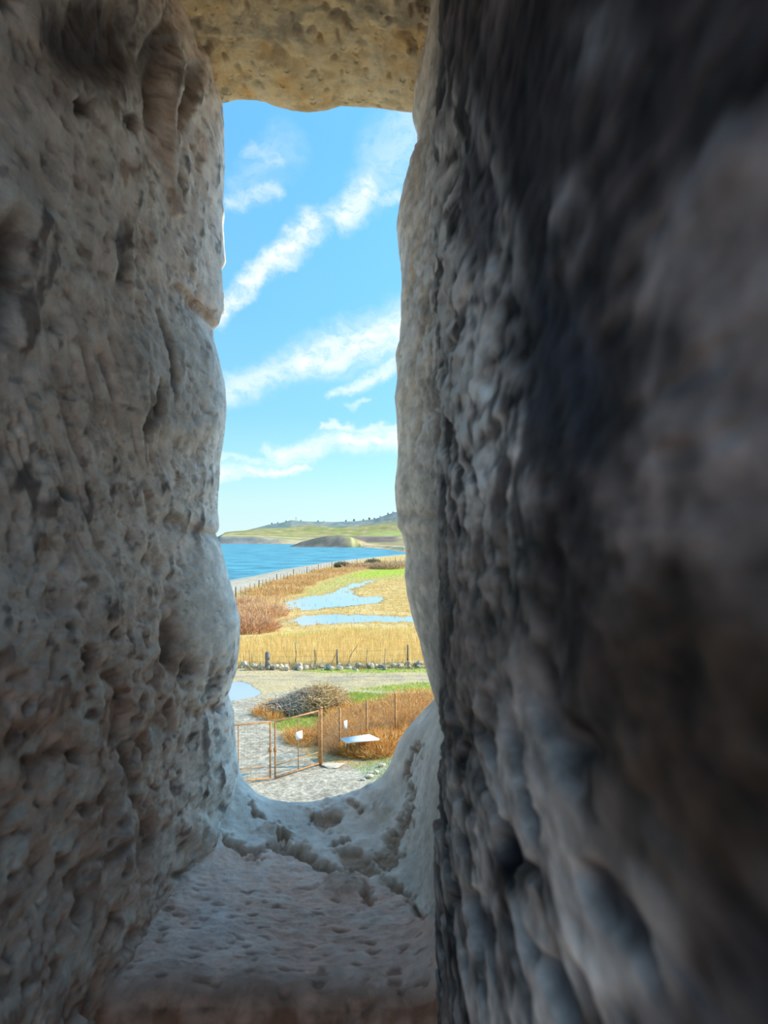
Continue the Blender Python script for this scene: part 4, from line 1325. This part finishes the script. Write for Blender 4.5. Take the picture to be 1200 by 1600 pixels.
R1, R2 = (0.78, 0.46, 0.25), (0.62, 0.33, 0.17)
shrub(388, 985, 2.6, 3.0, 1.5, 4200, 'large reddish brown leafless shrub at the field edge beside the window jamb', R1, R2)
shrub(402, 962, 3.2, 5.0, 1.4, 3600, 'reddish brown shrub behind the large one at the field edge', R1, (0.72, 0.42, 0.20))
shrub(372, 952, 3.0, 5.0, 1.6, 2600, 'brown shrub nearest the beach at the left of the field', (0.70, 0.43, 0.24), R2)
for px, py, lb in [(428, 926, 'low brown shrub below the nearest part of the shore fence'), (452, 914, 'low ochre shrub in the middle of the shore bank'),
                   (478, 905, 'low rust shrub on the shore bank right of the ochre one'), (515, 894, 'low tawny shrub on the far part of the shore bank')]:
    shrub(px, py, 4.5, 7.0, 0.9, 1700, lb, (0.82, 0.50, 0.20), (0.64, 0.37, 0.16), (0.3, 0.9), (0.02, 0.045))
for px, py, h, rx, lb in [(534, 886.5, 1.3, 1.8, 'small dark shrub at the far shore fence, leftmost of the dark ones'), (583, 882, 1.6, 2.2, 'dark green rounded shrub at the far shore fence'),
                          (605, 888.5, 2.2, 4.5, 'grey-brown rounded bush at the far end of the field'), (634, 885, 2.0, 7.0, 'russet thicket at the far end of the field beside the right jamb'),
                          (560, 886, 0.9, 6.0, 'tawny low thicket below the far shore fence')]:
    dk = 'dark' in lb
    shrub(px, py, rx, rx * 1.4, h, 1900, lb, (0.14, 0.15, 0.09) if dk else (0.66, 0.45, 0.27), (0.24, 0.21, 0.12) if dk else (0.54, 0.34, 0.19), (0.5, 1.3), (0.03, 0.07))

# dry grass bank along the shore
x, y = scatter([(330, 960), (372, 938), (430, 915), (480, 898), (540, 887), (600, 880), (640, 880), (560, 892), (500, 908), (450, 930), (420, 965), (380, 990)], 15000, 2.0)
k = len(x)
stuff(blades('bank_grass', x, y, rng.uniform(0.2, 0.7, k), rng.uniform(0.03, 0.08, k), rng.uniform(0.1, 0.6, k), pal(k, (0.74, 0.44, 0.18), (0.60, 0.34, 0.14), (0.78, 0.58, 0.28), 0.3), M_BLADE),
      'tawny dry grass on the bank below the shore fence', 'dry grass')


def gz(x, y):
    return float(height(np.array([float(x)]), np.array([float(y)]))[0])


# ---- shore fence
def wire_run(m, pts, heights, r):
    for (x0, y0), (x1, y1) in zip(pts[:-1], pts[1:]):
        for hgt in heights:
            m.bar((x0, y0, gz(x0, y0) + hgt), (x1, y1, gz(x1, y1) + hgt), r, 4, cap=False)


line = [gp(p, q) for p, q in [(352, 944), (382, 931), (430, 913), (475, 899), (498, 892.5), (530, 886), (560, 881.5), (590, 878.5), (640, 876)]]
fe = empty('shore_fence', (line[0][0], line[0][1], gz(*line[0])))
tag(fe, 'long wire fence with weathered posts along the top of the beach', 'fence')
cum = np.concatenate([[0], np.cumsum([math.dist(a, b) for a, b in zip(line[:-1], line[1:])])])
ns_ = 56
posts = []
for i, s in enumerate(np.linspace(0, cum[-1], ns_)):
    x = float(np.interp(s, cum, [p[0] for p in line]))
    y = float(np.interp(s, cum, [p[1] for p in line]))
    posts.append((x, y))
    z = gz(x, y)
    big = i % 5 == 2
    h = (1.75 if big else 1.45) + rng.uniform(-0.2, 0.2)
    m = MB()
    m.bar((x, y, z - 0.1), (x + rng.normal() * 0.06, y + rng.normal() * 0.06, z + h), 0.10 if big else 0.04, 6, 0.085 if big else 0.035)
    m.build('post', M_WOODPOST, fe)
m = MB()
wire_run(m, posts, (0.35, 0.75, 1.15), 0.008)
m.build('wire', M_WIRE, fe)

# ---- field fence behind the stones
fp = [gp(p, q) for p, q in [(330, 1040), (390, 1041), (418, 1041), (463, 1041), (492, 1040), (527, 1040), (572, 1040), (600, 1039), (637, 1037), (700, 1036)]]
ff = empty('field_fence', (fp[0][0], fp[0][1], gz(*fp[0])))
tag(ff, 'sagging wire fence with thin sticks along the stones at the edge of the reeds', 'fence')
for i, (x, y) in enumerate(fp):
    z = gz(x, y)
    if i == 2:
        continue
    m = MB()
    thick = i in (5, 8)
    r = 0.055 if thick else 0.018
    m.bar((x, y, z - 0.1), (x + rng.normal() * 0.03, y, z + (1.25 if i == 8 else 1.05)), r, 6, r * 0.85)
    m.build('post', M_WOODPOST, ff)
# leaning bent sticks
for pts in [[(516, 1040), (522, 1028), (525, 1020)], [(545, 1041), (546, 1028), (552, 1017), (559, 1008)], [(492, 1040), (494, 1030), (492, 1016)], [(461, 1036), (463, 1020), (461, 1004)]]:
    m = MB()
    X0, Y0 = gp(pts[0][0], 1040)
    prev = None
    for (px, py) in pts:
        p = ((px - 600) / F * Y0, Y0 - 0.05, max(EYE - (py - HOR) / F * Y0, -0.08))
        if prev is not None:
            m.bar(prev, p, 0.022, 5, 0.016)
        prev = p
    m.build('stick', M_WOODPOST, ff)
m = MB()
wire_run(m, fp, (0.3, 0.6, 0.95), 0.005)
m.build('wire', M_WIRE, ff)


def lumpy(name, loc, size, mat, seed, parent=None, sub=2, rough=0.28, squash=1.0):
    """an angular boulder: a knocked-about icosphere with flat facets"""
    import bmesh
    bm = bmesh.new()
    bmesh.ops.create_icosphere(bm, subdivisions=sub, radius=1.0)
    v = np.array([p.co for p in bm.verts])
    r = np.random.default_rng(seed)
    for k in range(9):                         # flat facets
        nrm = r.normal(size=3)
        nrm /= np.linalg.norm(nrm)
        lim = r.uniform(0.42, 0.75)
        dd = v @ nrm
        v = v - np.where(dd > lim, dd - lim, 0)[:, None] * nrm
    v = v * (1 + rough * fbm(v + seed * 3.7, 1.3, 3)[:, None])
    v = v * np.asarray(size)
    v[:, 2] -= v[:, 2].min() * squash
    for p, c in zip(bm.verts, v):
        p.co = c
    me = bpy.data.meshes.new(name)
    bm.to_mesh(me)
    bm.free()
    me.materials.append(mat)
    o = bpy.data.objects.new(name, me)
    o.location = loc
    COL.objects.link(o)
    return o


# grey upright post standing in the row of stones
x, y = gp(418, 1046)
z = gz(x, y)
sp = empty('stone_post', (x, y, z))
tag(sp, 'stout grey weathered post standing upright in the row of stones', 'post')
m = MB()
for z0, z1, r0, r1 in [(-0.05, 0.28, 0.19, 0.17), (0.28, 0.62, 0.155, 0.15), (0.62, 1.02, 0.15, 0.155), (1.02, 1.12, 0.155, 0.09)]:
    m.bar((x, y, z + z0), (x, y, z + z1), r0, 8, r1)
m.build('shaft', mat_simple('grey_post_stone', (0.30, 0.26, 0.21), 0.95, vscale=8.0, bump=0.6, color2=(0.17, 0.145, 0.12)), sp)

# row of rubble stones along the edge of the track
def rub_tag(o, pale):
    if pale:
        tag(o, 'pale cream rubble stone in the row between the reeds and the track', 'stone', 'pale rubble stones in the row along the field edge')
    else:
        tag(o, 'grey rubble stone in the row between the reeds and the track', 'stone', 'grey rubble stones in the row along the field edge')


px = 352.0
i = 0
while px < 672:
    row = 1045.5 + rng.uniform(-2.4, 1.6) - max(0, px - 560) * 0.022
    x, y = gp(px, row)
    sc = rng.uniform(0.07, 0.22) * (0.8 if px < 440 else 1.0)
    pale = rng.uniform() < 0.6
    o = lumpy('rubble_stone', (x, y, gz(x, y) - 0.06), (sc * rng.uniform(0.9, 1.6), sc, sc * rng.uniform(0.7, 1.3)), M_PALE if pale else M_GREYST, 100 + i)
    o.rotation_euler.z = rng.uniform(0, 6.28)
    rub_tag(o, pale)
    if rng.uniform() < 0.7:
        x2, y2 = x + rng.uniform(-0.2, 0.2), y + 0.36
        s2 = rng.uniform(0.12, 0.22)
        o = lumpy('rubble_stone', (x2, y2, gz(x2, y2) - 0.03), (s2 * 1.2, s2, s2 * 1.1), M_PALE if i % 2 else M_GREYST, 300 + i)
        rub_tag(o, i % 2 == 1)
    px += sc * F / y * rng.uniform(1.2, 2.0)
    i += 1

# dry tufts between the stones
x, y = scatter([(330, 1049), (700, 1045), (700, 1036), (330, 1040)], 3800, 0.3)
k = len(x)
kk = fbm(P3(x, y), (1.4, 1.4, 1), 3, 0.6, 77.0) > 0.0
x, y = x[kk], y[kk]
k = len(x)
stuff(blades('dry_tufts', x, y, rng.uniform(0.08, 0.34, k), rng.uniform(0.012, 0.03, k), rng.uniform(0.1, 0.8, k), pal(k, (0.56, 0.33, 0.13), (0.42, 0.26, 0.12), (0.46, 0.44, 0.12), 0.25), M_BLADE),
      'brown dry tufts growing among the row of pale stones', 'dry grass')

# ---- double gate of rusty steel
A = np.array([-2.25, 27.3])        # right-hand hinge post
Mt = np.array([-3.655, 25.62])     # where the leaves meet
Mt2 = np.array([-3.76, 25.58])
B = np.array([-5.78, 24.72])       # left-hand hinge post


def leaf(name, h, mt, flip, label, tilt):
    g = empty(name, (h[0], h[1], gz(*h)))
    tag(g, label, 'gate')
    ax = (mt - h) / np.linalg.norm(mt - h)
    L = np.linalg.norm(mt - h)
    zb, zt = 0.07, 1.93

    def pt(s, z):
        q = h + ax * s
        return (q[0], q[1], z + tilt * s / L)
    s0 = 0.10
    for s, r, nm in [(s0, 0.035, 'stile'), (L - 0.03, 0.036, 'stile'), (L * 0.5, 0.022, 'upright')]:
        m = MB()
        m.bar(pt(s, zb), pt(s, zt), r, 4)
        m.build(nm, M_RUST, g)
    for z, r, nm in [(zb, 0.036, 'rail'), (zt, 0.034, 'rail'), (0.47, 0.020, 'rail')]:
        m = MB()
        m.bar(pt(s0, z), pt(L - 0.03, z), r, 4)
        m.build(nm, M_RUST, g)
    m = MB()                                   # welded mesh
    for s in np.arange(s0 + 0.1, L - 0.06, 0.1):
        m.bar(pt(s, zb), pt(s, zt), 0.0015, 3, cap=False)
    for z in np.arange(zb + 0.1, zt, 0.1):
        m.bar(pt(s0, z), pt(L - 0.03, z), 0.0015, 3, cap=False)
    m.build('wire_mesh', M_WIRE, g)
    m = MB()
    m.box(pt(L - 0.03, 1.0), (0.05, 0.05, 0.06))
    m.build('latch', M_RUST, g)
    for z in (0.35, 1.6):
        m = MB()
        m.bar(pt(0.0, z), pt(s0, z), 0.02, 6)
        m.build('hinge', M_RUST, g)
    return g, pt, L


g1, pt1, L1 = leaf('gate_leaf', A, Mt, 1, 'right leaf of the rusty steel mesh gate, hung on the tall post', -0.02)
leaf('gate_leaf', B, Mt2, -1, 'left leaf of the rusty steel mesh gate, partly behind the left jamb', 0.0)
for h, lb in [(A, 'tall rusty square gate post on the concrete footing'), (B, 'rusty gate post at the far left end of the gate, behind the left jamb')]:
    e = empty('gate_post', (h[0], h[1], gz(*h)))
    tag(e, lb, 'post')
    m = MB()
    m.bar((h[0], h[1], -0.1), (h[0], h[1], 2.02), 0.085, 4)
    m.build('shaft', M_RUST, e)
    m = MB()
    m.box((h[0], h[1], 2.03), (0.075, 0.075, 0.012))
    m.build('cap', M_RUST, e)


def plate(name, c, ax, hw, hh, label, cat='sign'):
    """thin sheet sign facing the tower"""
    e = empty(name, c)
    tag(e, label, cat)
    nrm = np.array([-ax[1], ax[0], 0.0])
    A3 = np.array([[ax[0], ax[1], 0], nrm, [0, 0, 1]])
    m = MB()
    m.box(c, (hw, 0.006, hh), A3)
    m.build('sheet', M_WHITE, e)
    for s in (-1, 1):
        q = np.asarray(c) + np.array([0, 0, s * hh * 0.8])
        m = MB()
        m.box(q, (0.012, 0.012, 0.012), A3)
        m.build('fixing', M_WIRE, e)
    return e


c = pt1(L1 * 0.5, 1.27)
axg = (Mt - A) / np.linalg.norm(Mt - A)
nrm = np.array([-axg[1], axg[0]])
nrm = nrm if nrm[1] < 0 else -nrm
plate('sign_plate', (c[0] + nrm[0] * 0.04, c[1] + nrm[1] * 0.04, c[2]), axg, 0.155, 0.135, 'small white blank sign wired to the right gate leaf')

# ---- chain-link fence to the right of the gate
fl = [np.array(p) for p in [(-2.25, 27.3), gp(531, 1178), gp(573, 1163), gp(618, 1150), gp(690, 1138)]]
cf = empty('chain_link_fence', (fl[0][0], fl[0][1], 0))
tag(cf, 'rusty chain-link fence running off from the gate post among the weeds', 'fence')
for q in fl[1:]:
    m = MB()
    m.bar((q[0], q[1], -0.1), (q[0], q[1], 1.72), 0.04, 6)
    m.build('post', M_RUST, cf)
m = MB()
for a, b in zip(fl[:-1], fl[1:]):
    L = np.linalg.norm(b - a)
    ax = (b - a) / L
    H0, H1 = 0.06, 1.62
    st = 0.085
    for s in np.arange(-1.56, L, st):
        for dr in (1, -1):
            t0, t1 = s, s + (H1 - H0)
            z0, z1 = (H0, H1) if dr == 1 else (H1, H0)
            c0, c1 = max(t0, 0), min(t1, L)
            if c1 - c0 < 0.02:
                continue
            f0, f1 = (c0 - t0) / (t1 - t0), (c1 - t0) / (t1 - t0)
            pa, pb = a + ax * c0, a + ax * c1
            m.bar((pa[0], pa[1], z0 + (z1 - z0) * f0), (pb[0], pb[1], z0 + (z1 - z0) * f1), 0.0035, 3, cap=False)
m.build('chain_link', M_WIRE, cf)
m = MB()
for a, b in zip(fl[:-1], fl[1:]):
    for z in (0.06, 0.85, 1.62):
        m.bar((a[0], a[1], z), (b[0], b[1], z), 0.006, 4, cap=False)
m.build('line_wire', M_WIRE, cf)
ax = (fl[2] - fl[1]) / np.linalg.norm(fl[2] - fl[1])
q = fl[1] + ax * 0.30
plate('sign_plate', (q[0] + 0.02, q[1] - 0.03, EYE - (1132 - HOR) / F * q[1]), ax, 0.10, 0.155, 'small cream blank sign hung on the chain-link fence')

# white sheet lying on the weeds behind the fence
d0 = 29.2
wp = []
for px_, py_, z in [(531, 1153.2, 0.70), (577, 1147, 0.72), (593, 1154.5, 0.70), (541, 1159.5, 0.68)]:
    dd = (EYE - z) * F / (py_ - HOR)
    wp.append(((px_ - 600) / F * dd, dd, z))
wp = np.array(wp)
c0 = wp.mean(0)
e = empty('white_panel', tuple(c0))
tag(e, 'flat white rectangular panel lying across the rust-brown weeds', 'panel')
V = np.concatenate([wp, wp - [0, 0, 0.05]])
mesh_np('sheet', V, np.array([[0, 3, 2, 1], [4, 5, 6, 7], [0, 1, 5, 4], [1, 2, 6, 5], [2, 3, 7, 6], [3, 0, 4, 7]]), M_WHITE, e)
for k in range(2):
    p = wp[k] * 0.6 + c0 * 0.4
    m = MB()
    m.bar((p[0], p[1], gz(p[0], p[1]) - 0.02), (p[0], p[1], p[2] - 0.03), 0.025, 5)
    m.build('prop', M_WOODPOST, e)

# concrete footing and loose stones by the gate
x, y = gp(520, 1197)
o = lumpy('concrete_footing', (x, y, -0.03), (0.55, 0.36, 0.075), M_CONC, 11, sub=3, rough=0.18)
tag(o, 'flat pale concrete footing at the foot of the gate post', 'footing')
for px_, py_, s, lb in [(597, 1198, 0.13, 'pale upright stone at the edge of the weeds by the sill'), (575, 1215, 0.15, 'broad whitish stone on the gravel in front of the weeds'),
                        (567, 1219, 0.08, 'small pale stone just left of the broad whitish one'), (588, 1209, 0.11, 'tan stone between the broad whitish stone and the weeds')]:
    x, y = gp(px_, py_)
    o = lumpy('loose_stone', (x, y, gz(x, y) - 0.02), (s * 1.3, s, s * 0.8), M_PALE, int(px_), sub=2)
    tag(o, lb, 'stone')

# ---- trees and a mast on the far ridge
M_TREE = mat_simple('far_tree_hazed', (0.17, 0.22, 0.20), 1.0, vscale=0.3, color2=(0.24, 0.26, 0.22))  # lightened blue-green, with haze put into the colour
sk_x, sk_y = [p for p, _ in SKY], [q for _, q in SKY]
for i, (px_, s) in enumerate([(425, 4), (434, 4), (447, 4), (470, 3), (497, 4), (506, 3), (541, 5), (553, 5), (568, 4), (577, 6), (585, 4), (594, 4), (606, 4), (614, 4), (624, 4)]):
    d = 2530.0
    x = (px_ - 600) / F * d
    z = hz(np.interp(px_, sk_x, sk_y), d) - 3
    e = empty('tree', (x, d, z))
    tag(e, 'small dark tree on the skyline of the far wooded ridge', 'tree', 'trees along the far ridge')
    cr = lumpy('crown', (0, 0, 2.2), (s * 0.8, s * 0.8, s * 0.9), M_TREE, 500 + i, sub=2, rough=0.5)
    cr.parent = e
    m = MB()
    m.bar((x, d, z - 4), (x, d, z + 5), 0.6, 5, 0.4)
    m.build('trunk', M_WOODPOST, e)
d = 2540.0
x, z = (462.5 - 600) / F * d, hz(814, d)
e = empty('mast', (x, d, z))
tag(e, 'thin red mast standing on the far ridge', 'mast')
m = MB()
m.bar((x, d, z - 4), (x, d, z + 13), 1.0, 4, 0.7)
m.build('tower', mat_simple('mast_red', (0.5, 0.22, 0.18), 0.8), e)
m = MB()
m.box((x, d, z + 9), (2.0, 0.5, 0.5))
m.build('aerial', M_WIRE, e)
